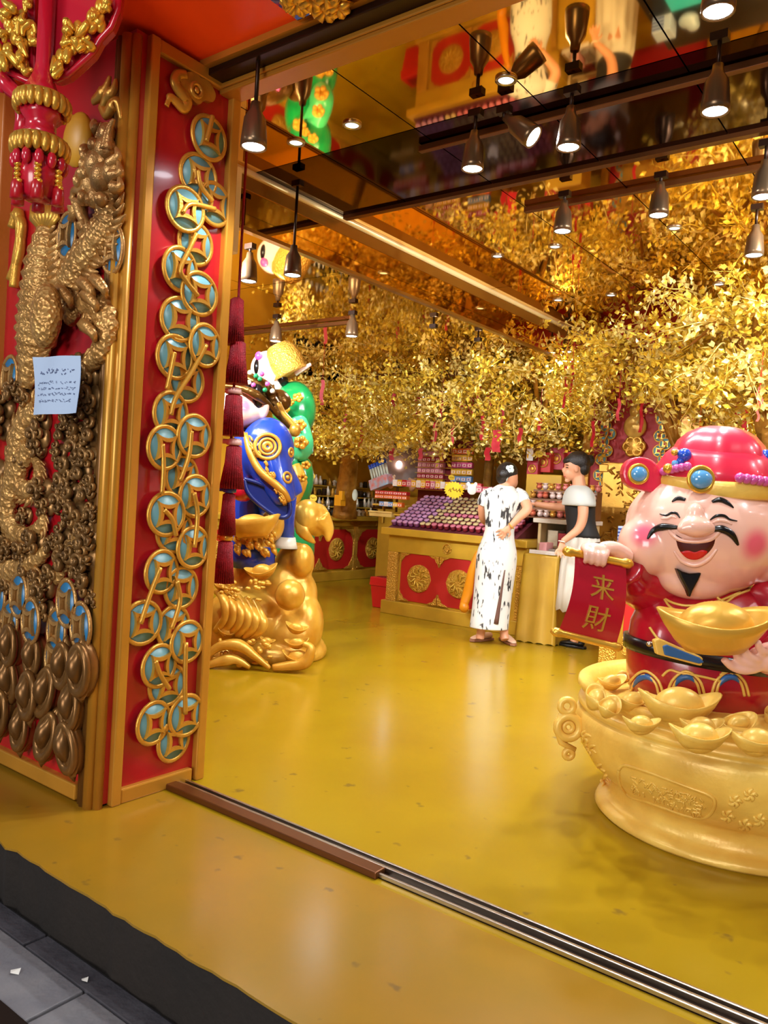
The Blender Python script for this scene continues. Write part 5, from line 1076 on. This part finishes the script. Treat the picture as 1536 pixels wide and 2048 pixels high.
goods('snack_packet', 911, 908, 4, 6, .066, .075, 8.9, lambda r, c: kk(('orange', 'yellow', 'magenta', 'yellow', 'blue', 'orange')[r]), '%s packet in the right bay of the upright rack', 'packet', '%s packets in the right bay of the rack', (.06, .05, .06), TY)
goods('sweet_packet', 792, 972, 18, 1, .062, .06, 8.7, lambda r, c: kk(('white', 'yellow', 'scarlet', 'rose', 'yellow')[c % 5]), '%s sweet packet in the upper row behind the jars', 'packet', '%s sweet packets in the upper row', (.055, .06, .07))
goods('sweet_packet', 758, 988, 7, 2, .062, .045, 8.9, lambda r, c: kk(('scarlet', 'orange')[r], (244, 190, 160)), '%s flat packet in the low tray left of the jars', 'packet', '%s packets in the low tray', (.058, .08, .04))
goods('sweet_packet', 765, 1012, 5, 1, .062, .05, 8.7, lambda r, c: kk(('blue', 'white', 'blue', 'yellow', 'orange')[c]), '%s packet on the ledge left of the jars', 'packet', '%s packets on the ledge', (.056, .06, .05))
goods('sweet_packet', 960, 985, 6, 1, .07, .06, 8.0, lambda r, c: kk(('rose', 'crimson')[c % 2]), '%s packet behind the head of the woman in white', 'packet', '%s packets behind the woman in white', (.062, .06, .06))
tr_ = thing('low_tray', 'straw coloured tray at the corner where the two counters meet', 'tray', P(775, 1030, 8.6)); a = P(775, 1030, 8.6); rects(tr_, 'tray_body', mat('straw', (206, 172, 96), rough=.6, bump=.6, bs=90), ((a.x-.16, a.y-.12, a.z-.02), (a.x+.14, a.y+.2, a.z+.02))); rects(tr_, 'tray_lip', mat('straw', (0, 0, 0)), ((a.x-.17, a.y-.13, a.z+.02), (a.x+.15, a.y-.11, a.z+.04)))
tz = thing('tray_stand', 'gilt ledge stand under the low packets left of the jars', 'stand', (P(785, 1040, 8.9).x, P(785, 1040, 8.9).y, .86)); a, c = P(752, 998, 8.9), P(752, 1024, 8.7)
rects(tz, 'ledge', CTR, ((a.x, a.y-.06, a.z-.07), (a.x+.46, a.y+.16, a.z-.05))); rects(tz, 'ledge', CTR, ((c.x, c.y-.08, c.z-.02), (c.x+.46, c.y+.16, c.z)))
for dx in (.02, .42): rects(tz, 'post', CTR, ((a.x+dx, a.y+.1, .86), (a.x+dx+.02, a.y+.14, a.z-.06)))
# tubes of bubble wands: leaning carton with blue tops
tb = thing('tube_carton', 'tilted carton of clear tubes with blue caps under the left golden tree', 'carton', P(765, 975, 8.9))
a = P(765, 975, 8.9); b = MB(); b.T = M.Translation(a) @ M.Rotation(-.35, 4, 'Y'); b.box((-.13, -.06, 0), (.13, .06, .12)); obj('box', b, mat('carton_patch', (210, 120, 110), rough=.5, rgb2=(150, 190, 220), vs=14), tb, bevel=.004)
for k in range(7):
    b = MB(); b.T = M.Translation(a) @ M.Rotation(-.35, 4, 'Y'); x = -.11+k*.037; b.tube([(x, 0, .12), (x, 0, .25)], .013, 8); obj('tube', b, mat('tube_clear', (200, 206, 190), rough=.2), tb)
    b = MB(); b.T = M.Translation(a) @ M.Rotation(-.35, 4, 'Y'); b.tube([(x, 0, .25), (x, 0, .3)], .016, 8); obj('tube_cap', b, GEM2, tb)
rd = thing('round_lamp', 'large round brown disc with a glowing bulb in its middle under the trees', 'lamp', P(800, 975, 9.2)); a = P(798, 928, 9.2)
nA = (CAMP-a).normalized(); q_ = nA.to_track_quat('Z', 'Y').to_matrix().to_4x4(); b = MB(); b.T = M.Translation(a) @ q_; b.lathe([(0, -.05), (.2, -.04), (.27, .0), (.275, .02), (.26, .025), (.2, .005), (.1, -.012), (0, -.016)], n=36); obj('shade', b, mat('lamp_brown', (88, 56, 36), rough=.4), rd)
b = MB(); b.ell(a+nA*.02, .035, 14, 10); obj('bulb', b, LENS, rd)
b = MB(); b.tube([a-nA*.05, V((a.x, a.y, .99))], .015, 8); obj('stand', b, BROWN, rd)
for x, y, lab in ((782, 960, 'peach coloured round toy left of the glowing lamp'), (825, 966, 'peach coloured round toy right of the glowing lamp')):
    b = MB(); c = P(x, y, 8.95); b.ell(c, .05, 12, 8); b.ell(c+V((0, 0, -.05)), (.04, .035, .05), 10, 8); b.ell(c+R0*-.035+V((0, 0, .045)), .018, 8, 6); b.ell(c+R0*.035+V((0, 0, .045)), .018, 8, 6); tag(fuse('round_toy', b, mat('peach', (222, 178, 140), rough=.5), voxel=.008), lab, 'toy')
yb = P(680, 1000, 9.6); tag(obj('yellow_box', MB().box(yb-V((.05, .05, .07)), yb+V((.05, .05, .06))).box(yb+V((.02, -.052, .0)), yb+V((.07, .0, .11))), mat('box_yellow', (216, 150, 24), rough=.4), bevel=.004), 'amber yellow display box among the silver bottles', 'box')
b = MB(); c = P(710, 990, 9.4); b.ell(c, (.035, .012, .07), 10, 8, RZ); tag(obj('oval_card', b, mat('card_mint', (196, 206, 190), rough=.5)), 'pale oval card among the bottles right of the yellow box', 'card')
# red gift boxes behind the foil sweets
a = P(1090, 900, 8.0)
for k, (x, z, w, h, c) in enumerate(((1068, 938, .12, .16, 'crimson'), (1090, 925, .16, .2, 'scarlet'), (1116, 918, .16, .22, 'crimson'), (1140, 922, .1, .18, 'scarlet'))):
    p = P(x, z, 8.0); t = thing('gift_box', '%s gift box with gold motif, %s of four behind the foil sweets' % (c, ('leftmost', 'second', 'third', 'rightmost')[k]), 'gift box', (p.x, p.y, p.z-h/2), 'gift boxes behind the foil sweets')
    rects(t, 'box_body', mat('pack_'+c, PKC[c], rough=.4), ((p.x-w/2, p.y-.04, p.z-h/2), (p.x+w/2, p.y+.04, p.z+h/2)), bev=.004); b = MB(); b.ring((p.x, p.y-.042, p.z), w*.3, .008, ax=(0, 1, 0), n=20); b.ell((p.x, p.y-.042, p.z), (w*.18, .005, w*.18), 10, 6); obj('motif', b, GOLD, t)
rects(thing('gift_stand', 'gilt stand under the red gift boxes', 'stand', (P(1105, 0, 8).x, a.y, 0)), 'block', CTR, ((P(1055, 940, 8).x, P(1090, 900, 8.).y-.12, 0), (P(1150, 940, 8).x, P(1090, 900, 8.).y+.1, P(1090, 950, 8).z)))
# black screens hung under the left ceiling
sn = thing('wall_screen', 'black screen panels with gilt gaps on the left wall above the counter', 'screen', (-7.22, 7.9, 2.0))
for y0, z0, y1, z1 in ((7.5, 2.2, 7.85, 2.5), (7.5, 2.0, 7.85, 2.16), (7.9, 2.28, 8.4, 2.5), (7.9, 2.16, 8.4, 2.24), (7.9, 2.0, 8.4, 2.1)): obj('screen_panel', MB().box((-7.245, y0, z0), (-7.2, y1, z1)), mat('black_glass', (10, 9, 9), rough=.08), sn, bevel=.004)
# ================================================================== PEOPLE
SKP = mat('skin_warm', (206, 146, 112), rough=.5); SKT = mat('skin_tan', (176, 116, 84), rough=.5)
HAIR = mat('black_hair', (22, 16, 15), rough=.38, bump=.4, bs=160)
VF = V((-sy, cy, 0))
def limb(b, pts, rs, k=5, n=12):
    c = smoothline(pts, k); m = len(c); L_ = []
    for i in range(m):
        t = i/(m-1)*(len(rs)-1); a = int(min(t, len(rs)-2)); L_.append(lerp(rs[a], rs[a+1], t-a))
    b.tube(c, L_, n)
def hand(b, w_, d_, pn, r=.0085, curl=.5):
    """palm and five unequal fingers: wrist point, direction, palm normal"""
    d_ = V(d_).normalized(); pn = V(pn).normalized(); s_ = d_.cross(pn).normalized()
    b.tube([w_, w_+d_*.03, w_+d_*.075], [.021, .027, .029], 10, flat=(pn, .5))
    for i, l in enumerate((.058, .07, .066, .05)):
        o = w_+d_*.07+s_*(.03-.02*i); f = smoothline([o, o+d_*l*.45+s_*(.006-.004*i)-pn*.006*curl, o+d_*l*.8+s_*(.008-.005*i)-pn*.02*curl, o+d_*l+s_*(.008-.006*i)-pn*.04*curl], 3); b.tube(f, taper(len(f), r, r*.95, r*.75), 7)
    o = w_+d_*.03+s_*.02; f = smoothline([o, o+s_*.028+d_*.014, o+s_*.036+d_*.04-pn*.01*curl], 3); b.tube(f, taper(len(f), r*1.25, r*1.1, r*.8), 7)
# ---- woman in the white dress, seen from behind
DW = 6.54
wm = thing('person', 'person in long white dress with black ink sprigs, seen from behind, hand on hip', 'person', onZ(985, 1288, 0))
Q = lambda x, y, o=0: P(x, y, DW+o)
k_ = DW/F
b = MB(); hc_ = Q(1016, 950, .03)
b.ell(hc_, (.078, .095, .108), 18, 14, RZ @ M.Rotation(-.35, 3, 'Y') @ M.Rotation(-.3, 3, 'X')); b.ell(Q(1024, 964, .06), (.05, .06, .06), 12, 10, RZ); b.ell(Q(1032,964,.11), (.014,.02,.02), 8, 6)
limb(b, [Q(1013, 960, .02), Q(1009, 985, 0)], [.05, .058]); b.ell(Q(1029, 955, .02), (.012, .02, .03), 8, 6, RZ)
for x, y, rx, ry, dz in ((1008,1002,33,22,.0),(1004,1030,26,30,0),(998,1064,25,26,0),(995,1100,36,28,0)): b.ell(Q(x, y, dz), (rx*k_, rx*k_*.5, ry*k_), 18, 12, RZ)
limb(b, [Q(1040,990,0), Q(1055,1016,-.1), Q(1037,1036,-.12), Q(1021,1053,-.115)], [.046,.042,.034,.024])
hand(b, Q(1021, 1053, -.115), Q(1000, 1070, -.1)-Q(1021, 1053, -.115), FW*1., curl=-.35)
limb(b, [Q(976,990,.02), Q(966,1014,.05), Q(968,1040,.14), Q(985,1050,.3)], [.046,.042,.034,.024])
hand(b, Q(985, 1050, .3), FW+R0*.3, V((0, 0, 1)), curl=.6)
limb(b, [Q(980,1110,0), Q(972,1190,0), Q(962,1262,.02), Q(960,1278,.02)], [.08,.06,.036,.036]); limb(b, [Q(1006,1110,0), Q(1008,1190,.02), Q(1008,1262,.02), Q(1010,1280,.0)], [.08,.06,.036,.036])
fuse('body', b, SKP, wm, .0065, 3)
m = mat('white_dress_ink', (206, 204, 198), rough=.55); n, L = m.node_tree.nodes, m.node_tree.links
tc = n.new('ShaderNodeTexCoord'); mp = n.new('ShaderNodeMapping'); mp.inputs['Rotation'].default_value = (0, .7, YAW); mp.inputs['Scale'].default_value = (26, 26, 7)
t1 = n.new('ShaderNodeTexNoise'); t1.inputs['Scale'].default_value = 1.3; t1.inputs['Detail'].default_value = 2; t2 = n.new('ShaderNodeTexNoise'); t2.inputs['Scale'].default_value = 5.5
L.new(tc.outputs['Object'], mp.inputs['Vector']); L.new(mp.outputs[0], t1.inputs['Vector']); L.new(tc.outputs['Object'], t2.inputs['Vector'])
r1 = n.new('ShaderNodeMapRange'); r1.inputs['From Min'].default_value = .565; r1.inputs['From Max'].default_value = .6; L.new(t1.outputs[0], r1.inputs[0])
r2 = n.new('ShaderNodeMapRange'); r2.inputs['From Min'].default_value = .46; r2.inputs['From Max'].default_value = .5; L.new(t2.outputs[0], r2.inputs[0])
mu = n.new('ShaderNodeMath'); mu.operation = 'MULTIPLY'; L.new(r1.outputs[0], mu.inputs[0]); L.new(r2.outputs[0], mu.inputs[1])
mx = n.new('ShaderNodeMix'); mx.data_type = 'RGBA'; mx.inputs['A'].default_value = (*lin((206, 204, 198)), 1); mx.inputs['B'].default_value = (*lin((44, 42, 44)), 1); L.new(mu.outputs[0], mx.inputs['Factor']); L.new(mx.outputs['Result'], n['Principled BSDF'].inputs['Base Color'])
DRESS = m
sec = lambda x, y, w, dp=.62, o=0: (Q(x, y, o), R0*(w*k_), VF*(w*k_*dp))
b = MB(); b.loft([sec(1010,968,15,.9,.02), sec(1009,976,20,.8,.01), sec(1009,982,36,.6), sec(1008,998,44,.62), sec(1003,1030,33,.66), sec(999,1062,27,.68), sec(995,1090,36,.7), sec(994,1110,42,.7), sec(990,1150,40,.7), sec(983,1210,38,.7), sec(978,1254,39,.72), sec(978,1256,39,.72), sec(978,1256.5,37,.7)], 32)
obj('dress', b, DRESS, wm, sub=1)
b = MB(); limb(b, [Q(1030,985,0), Q(1043,993,-.02), Q(1049,1006,-.06)], [.05,.056,.054]); obj('sleeve', b, DRESS, wm); b = MB(); limb(b, [Q(988,985,.01), Q(973,993,.02), Q(966,1010,.04)], [.05,.056,.054]); obj('sleeve', b, DRESS, wm)
b = MB(); sl_ = [Q(1010+(y-1140)*-.165, y, -.118-.004*math.sin(y)) for y in range(1140, 1256, 12)]; b.tube(sl_, taper(len(sl_), .004, .011, .02), 6, flat=(VF, .35)); obj('skirt_slit', b, mat('slit_brown', (92, 58, 46), rough=.7), wm)
b = MB(); b.ell(Q(1014, 944, .02), (.09, .1, .085), 18, 12, RZ @ M.Rotation(-.3, 3, 'Y')); b.ell(Q(1005, 955, .0), (.055, .06, .06), 12, 8, RZ); b.ell(Q(1008, 948, -.05), (.05, .045, .05), 12, 8); fuse('hair', b, HAIR, wm, .008, 4)
b = MB()
for a in range(4): c = Q(1020+5*math.cos(a*1.57+.5), 938+5*math.sin(a*1.57+.5), -.075); b.ell(c, (.016, .008, .02), 8, 6, RZ @ M.Rotation(a*1.57, 3, 'Y'))
b.tube([Q(1020,938,-.075), Q(1016,952,-.075), Q(1013,962,-.06)], .005, 5); obj('hair_flower', b, mat('mint_white', (206, 226, 222), rough=.4), wm)
b = MB(); b.ring(Q(1022, 1052, -.115), .027, .005, ax=Q(1000, 1070, -.1)-Q(1021, 1053, -.115), n=20); obj('wristband', b, GOLDB, wm)
def shoe(root, heel, toe, m, strap, h=.045, w=.042):
    heel, toe = V(heel), V(toe); d = (toe-heel); L_ = d.length; d.normalize(); s_ = V((-d.y, d.x, 0)); b = MB()
    b.prism([(-.02, -w*.7), (L_*.2, -w*.8), (L_*.65, -w), (L_*.95, -w*.7), (L_+.015, 0), (L_*.95, w*.7), (L_*.65, w), (L_*.2, w*.8), (-.02, w*.7), (-.035, 0)], V((heel.x, heel.y, .002)), d, s_, V((0, 0, .02))); obj('sole', b, strap, root, bevel=.004)
    b = MB(); secs = [(-.02, .03, .05), (L_*.25, .036, .052), (L_*.55, .04, .04), (L_*.85, .036, .026), (L_, .02, .016)]
    b.loft([(V((heel.x, heel.y, .02))+d*a+V((0, 0, z*.5)), s_*w_*1.05, V((0, 0, z*.55))) for a, w_, z in secs], 14); obj('upper', b, m, root, sub=1)
PS = mat('shoe_nude', (216, 176, 150), rough=.4); f0 = onZ(988, 1285); f1 = onZ(940, 1282); shoe(wm, onZ(980, 1280), onZ(942, 1284), PS, mat('sole_tan', (150, 100, 70), rough=.6)); shoe(wm, onZ(1005, 1280), onZ(1028, 1293), PS, mat('sole_tan', (0, 0, 0)))
# ---- woman in black with a white cape collar, in profile
DK = 6.62
ck = thing('person', 'person in black top with white cape collar and white skirt, hair in a bun', 'person', onZ(1148, 1296, 0))
Q = lambda x, y, o=0: P(x, y, DK+o)
k_ = DK/F
LF = -R0           # she faces picture left
b = MB(); b.ell(Q(1152, 932), (.098, .078, .11), 20, 14, RZ); b.ell(Q(1141, 947, 0), (.062, .055, .06), 14, 10, RZ)
b.ell(Q(1127, 940, 0), (.016, .013, .022), 8, 6, RZ); b.ell(Q(1130, 952, 0), (.012, .018, .01), 8, 6, RZ); b.ell(Q(1134, 961, 0), (.022, .022, .016), 8, 6, RZ); b.ell(Q(1133, 930, 0), (.018, .05, .012), 8, 6, RZ)
b.ell(Q(1153, 938, -.075), (.02, .012, .03), 8, 6, RZ)
limb(b, [Q(1156, 950), Q(1159, 978)], [.05, .06])
for x, y, rx, ry in ((1160,995,26,26),(1160,1030,25,30),(1163,1062,25,26),(1163,1090,28,26)): b.ell(Q(x, y), (rx*k_, rx*k_*1.15, ry*k_), 18, 12, RZ)
limb(b, [Q(1165,992,-.16), Q(1166,1030,-.19), Q(1158,1056,-.19), Q(1140,1072,-.19), Q(1125,1083,-.18)], [.048,.043,.038,.03,.024])
hand(b, Q(1125, 1083, -.18), Q(1120, 1105, -.18)-Q(1125, 1083, -.18), FW, curl=.5)
limb(b, [Q(1150,998,.16), Q(1130,1013,.18), Q(1100,1012,.2), Q(1070,1008,.2)], [.046,.04,.032,.024])
hand(b, Q(1070, 1008, .2), Q(1052, 1008, .2)-Q(1070, 1008, .2), V((0, 0, 1)), curl=.5)
for o in (-.08, .08): limb(b, [Q(1163,1100,o), Q(1158,1180,o), Q(1150,1270,o), Q(1148,1284,o)], [.085,.062,.036,.036])
fuse('body', b, SKP, ck, .0065, 3)
b = MB(); b.ell(Q(1156, 924), (.105, .088, .095), 20, 12, RZ); b.ell(Q(1163, 938), (.07, .082, .06), 16, 10, RZ); b.ell(Q(1136, 920), (.045, .06, .03), 12, 8, RZ @ M.Rotation(-.5, 3, 'Y')); b.ell(Q(1180, 921), (.04, .045, .05), 14, 10, RZ); fuse('hair', b, HAIR, ck, .008, 4)
b = MB(); b.ell(Q(1134, 935, -.052), (.012, .004, .004), 8, 5, RZ); b.ell(Q(1134, 930, -.052), (.016, .004, .0035), 8, 5, RZ); obj('eye', b, INK, ck)['kind'] = 'stuff'
b = MB(); b.ell(Q(1130, 953, -.008), (.011, .02, .007), 8, 6, RZ); obj('lips', b, mat('lip_red', (170, 70, 66), rough=.4), ck)
sec = lambda x, y, w, dp=1.1, o=0: (Q(x, y, o), R0*(w*k_), VF*(w*k_*dp))
b = MB(); b.loft([sec(1160,990,29), sec(1160,1008,31), sec(1160,1030,29), sec(1163,1052,28), sec(1166,1070,33), sec(1167,1078,36)], 28); obj('top', b, mat('black_cloth', (18, 16, 18), rough=.7), ck, sub=1)
b = MB(); b.loft([sec(1159,970,14,1.1), sec(1158,974,20,1.4), sec(1158,984,28,1.75), sec(1158,1000,31,1.85), sec(1157,1012,32,1.8), sec(1157,1012,30,1.7)], 32); obj('cape_collar', b, mat('white_gauze', (196, 200, 196), rough=.6), ck, sub=1)
b = MB(); b.loft([sec(1166,1066,30), sec(1165,1090,34), sec(1160,1130,37), sec(1156,1180,40), sec(1154,1220,43)], 48)
for i, p_ in enumerate(b.v): j = i % 48; b.v[i] = p_+(p_-Q(1160, 1130)).normalized()*.012*math.sin(j*2*PI/48*12)*(1 if i >= 48 else .2)
obj('skirt', b, mat('white_skirt', (206, 200, 188), rough=.65), ck)
b = MB(); b.ring(Q(1124, 1083, -.18), .027, .005, ax=Q(1120, 1105, -.18)-Q(1125, 1083, -.18), n=20); obj('bracelet', b, mat('pale_bracelet', (224, 214, 200), rough=.3), ck)
BS = mat('black_shoe', (14, 12, 12), rough=.4); shoe(ck, onZ(1150, 1287), onZ(1114, 1280), BS, BS); shoe(ck, onZ(1165, 1298), onZ(1120, 1290), BS, BS)
# ================================================================== GOLDEN TREES
LEAF = mat('gold_leaf', (240, 214, 84), metal=.5, rough=.25, rgb2=(226, 188, 52), vs=3, obvar=.22)
LEAF2 = mat('pale_gold_leaf', (252, 238, 160), metal=.4, rough=.22, rgb2=(242, 216, 104), vs=3, obvar=.18)
BARK = mat('gold_bark', (176, 122, 40), metal=.35, rough=.45, bump=1., bs=24, rgb2=(140, 92, 26), vs=8)
def spray(seed, n=30):
    r = random.Random(seed); b = MB(); L_ = .36
    ax = smoothline([(0, 0, 0), (r.uniform(-.05, .05), r.uniform(-.05, .05), .14), (r.uniform(-.1, .1), r.uniform(-.1, .1), .26), (r.uniform(-.15, .15), r.uniform(-.15, .15), L_)], 6)
    b.tube(ax, taper(len(ax), .006, .002), 4)
    for i in range(n):
        t = (i+.5)/n; p = ax[min(int(t*len(ax)), len(ax)-1)]; a = i*2.4+r.uniform(-.4, .4)
        d = V((math.cos(a), math.sin(a), r.uniform(-.3, .7))).normalized(); o = p+d*r.uniform(.01, .06); s_ = d.cross(V((r.uniform(-1, 1), r.uniform(-1, 1), r.uniform(-1, 1)))).normalized(); u_ = d.cross(s_)
        l, w = r.uniform(.042, .062), r.uniform(.015, .022)
        b.add([p, o, o+d*l*.45+s_*w+u_*.004, o+d*l, o+d*l*.45-s_*w+u_*.004, o+d*l*.5-u_*.004], [(1, 2, 5), (2, 3, 5), (3, 4, 5), (4, 1, 5)], False)
    return b
SPR = [obj('leaf_spray', spray(k), (LEAF2 if k % 3 == 2 else LEAF), org=(0, 0, 0)) for k in range(6)]
us = set()
def tree(label, base, c, rad, n, zlim, trunk_r=.07, seed=1, zlow=1.62):
    r = random.Random(seed); t = thing('golden_tree', label, 'tree', base, 'artificial golden trees')
    c = V(c); base = V(base)
    b = MB(); c1 = smoothline([base, lerp(base, c, .4)+V((r.uniform(-.08, .08), r.uniform(-.08, .08), 0)), c+V((0, 0, -.15))], 6); b.tube(c1, taper(len(c1), trunk_r, trunk_r*.75, trunk_r*.5), 10)
    for i in range(len(b.v)): b.v[i] += V((math.sin(i*1.7), math.cos(i*2.3), 0))*.006
    obj('trunk', b, BARK, t)
    for k in range(9):
        a = k*.7+r.uniform(-.2, .2); q = c+V((math.cos(a)*rad[0]*.75, math.sin(a)*rad[1]*.75, r.uniform(-.3, .3)*rad[2])); b = MB(); pts = smoothline([lerp(base, c, .72), lerp(c, q, .45)+V((0, 0, .1)), q], 5); b.tube(pts, taper(len(pts), trunk_r*.42, .022, .008), 6); obj('branch', b, BARK, t)
    for k in range(n):
        while True:
            u = V((r.uniform(-1, 1), r.uniform(-1, 1), r.uniform(-1, 1)))
            if .25 < u.length < 1: break
        p = c+V((u.x*rad[0], u.y*rad[1], u.z*rad[2]))
        p.z = min(p.z, zlim-.16); p.z = max(p.z, zlow)
        i = r.randrange(6)
        if i not in us: o = SPR[i]; o.parent = t; us.add(i)
        else: o = dup(SPR[i], t)
        d = V((u.x, u.y, u.z*.8-.35)).normalized(); p.z = min(p.z, zlim-.1-max(0, d.z)*.42); p.z = max(p.z, zlow+max(0, -d.z)*.4); o.location = p-base; o.rotation_euler = (d.to_track_quat('Z', 'Y').to_matrix().to_4x4() @ M.Rotation(r.uniform(0, 6), 4, 'Z')).to_euler(); s_ = r.uniform(.85, 1.2); o.scale = (s_, s_, s_)
    return t
def at(x, d, z): q = P(x, 980, d); return (q.x, q.y, z)
tree('golden tree with a thick trunk growing from the long left counter', at(692, 10.0, .87), at(700, 9.5, 2.1), (1.05, .9, .55), 190, ZL, .16, 1)
tree('golden tree over the glowing round lamp, left of centre', at(840, 9.9, 0), at(850, 9.0, 2.25), (.95, .9, .6), 190, ZL, .08, 2)
tree('golden tree over the pink jars in the middle of the shop', at(985, 9.0, 0), at(975, 8.5, 2.3), (.9, .9, .62), 200, ZC, .08, 3, 1.72)
tree('golden tree over the head of the woman in black', at(1120, 8.6, 0), at(1065, 7.9, 2.32), (.52, .8, .55), 160, ZC, .07, 4, 1.74)
tree('golden tree spreading in front of the gourd panel', at(1500, 6.8, 0), at(1290, 6.9, 2.45), (.75, .7, .38), 150, ZC, .06, 5, 2.12)
tree('golden tree nearest the door behind the fortune god', at(1560, 6.2, 0), at(1500, 5.6, 2.4), (.62, .75, .45), 170, ZC, .06, 6, 1.95)
tree('golden tree at the far right behind the fortune god hat', at(1480, 8.0, 0), at(1540, 7.3, 2.2), (.68, .4, .45), 110, ZC, .06, 7, 1.78)
# red ribbons and tags hanging from the twigs
RIB = mat('ribbon_red', (186, 14, 34), rough=.5); RIB2 = mat('ribbon_vermilion', (232, 62, 24), rough=.45)
where = {0: 'the tree on the left counter', 1: 'the golden tree over the lamp', 2: 'the tree over the pink jars', 3: 'the tree over the woman in black', 4: 'the golden trees at the right'}
RBN = ((644,785,7,50,8.7,0),(787,800,7,34,8.6,1),(834,816,9,44,8.5,1),(843,836,8,28,8.5,1),(884,810,5,52,8.2,2),(924,816,12,26,7.9,2),(942,810,9,34,7.9,2),(957,792,6,44,7.8,2),(979,799,7,40,7.8,2),(870,864,7,38,8.2,2),(722,873,6,40,8.8,0),(965,856,7,48,7.8,2),(993,882,17,44,7.6,3),(783,908,9,24,8.7,1),(975,908,11,26,7.8,2),(841,908,8,22,8.4,1),(1131,772,5,88,7.1,3),(1144,757,5,70,7.1,3),(1237,819,6,44,6.3,4),(1399,866,5,46,6.9,4),(1520,792,13,36,5.0,4),(1516,826,5,34,5.0,4),(1489,862,8,40,6.9,4),(1186,868,6,52,7.4,3),(1080,845,6,40,7.4,3),(1040,872,8,32,7.5,3),(690,846,5,36,8.8,0),(905,870,5,40,8.0,2),(1283,835,6,60,6.6,4),(1005,830,5,46,7.6,3))
rank = {}
for g_ in range(5):
    for j, k in enumerate(sorted([i for i in range(len(RBN)) if RBN[i][5] == g_], key=lambda i: RBN[i][0])): rank[k] = j
for k, (x, y, w, h, d, tr_i) in enumerate(RBN):
    c = P(x, y, d); hw, hh = px(w/2, d), px(h/2, d); b = MB(); n = 6; vs = []
    for i in range(n+1):
        z = hh-2*hh*i/n; s_ = .008*math.sin(i*1.3+k); q = c+R0*s_+V((0, 0, z)); vs += [q-R0*hw, q+R0*hw, q+R0*hw+VF*.004, q-R0*hw+VF*.004]
    b.add(vs, [(i*4+j, i*4+(j+1) % 4, (i+1)*4+(j+1) % 4, (i+1)*4+j) for i in range(n) for j in range(4)]+[(0, 1, 2, 3), (n*4, n*4+1, n*4+2, n*4+3)], False); b.tube([c+V((0, 0, hh)), c+V((0, 0, hh+.22))], .0025, 4)
    nm = 'short wide red tag' if w > 10 else ('long narrow red ribbon' if h > 45 else 'narrow red ribbon'); vm = k in (20, 21, 19)
    tag(obj('red_ribbon', b, RIB2 if vm else RIB), '%s, %s from left on %s' % (nm.replace('red', 'vermilion') if vm else nm, ORD[rank[k]], where[tr_i]), 'ribbon', 'red ribbons hanging from the golden trees')
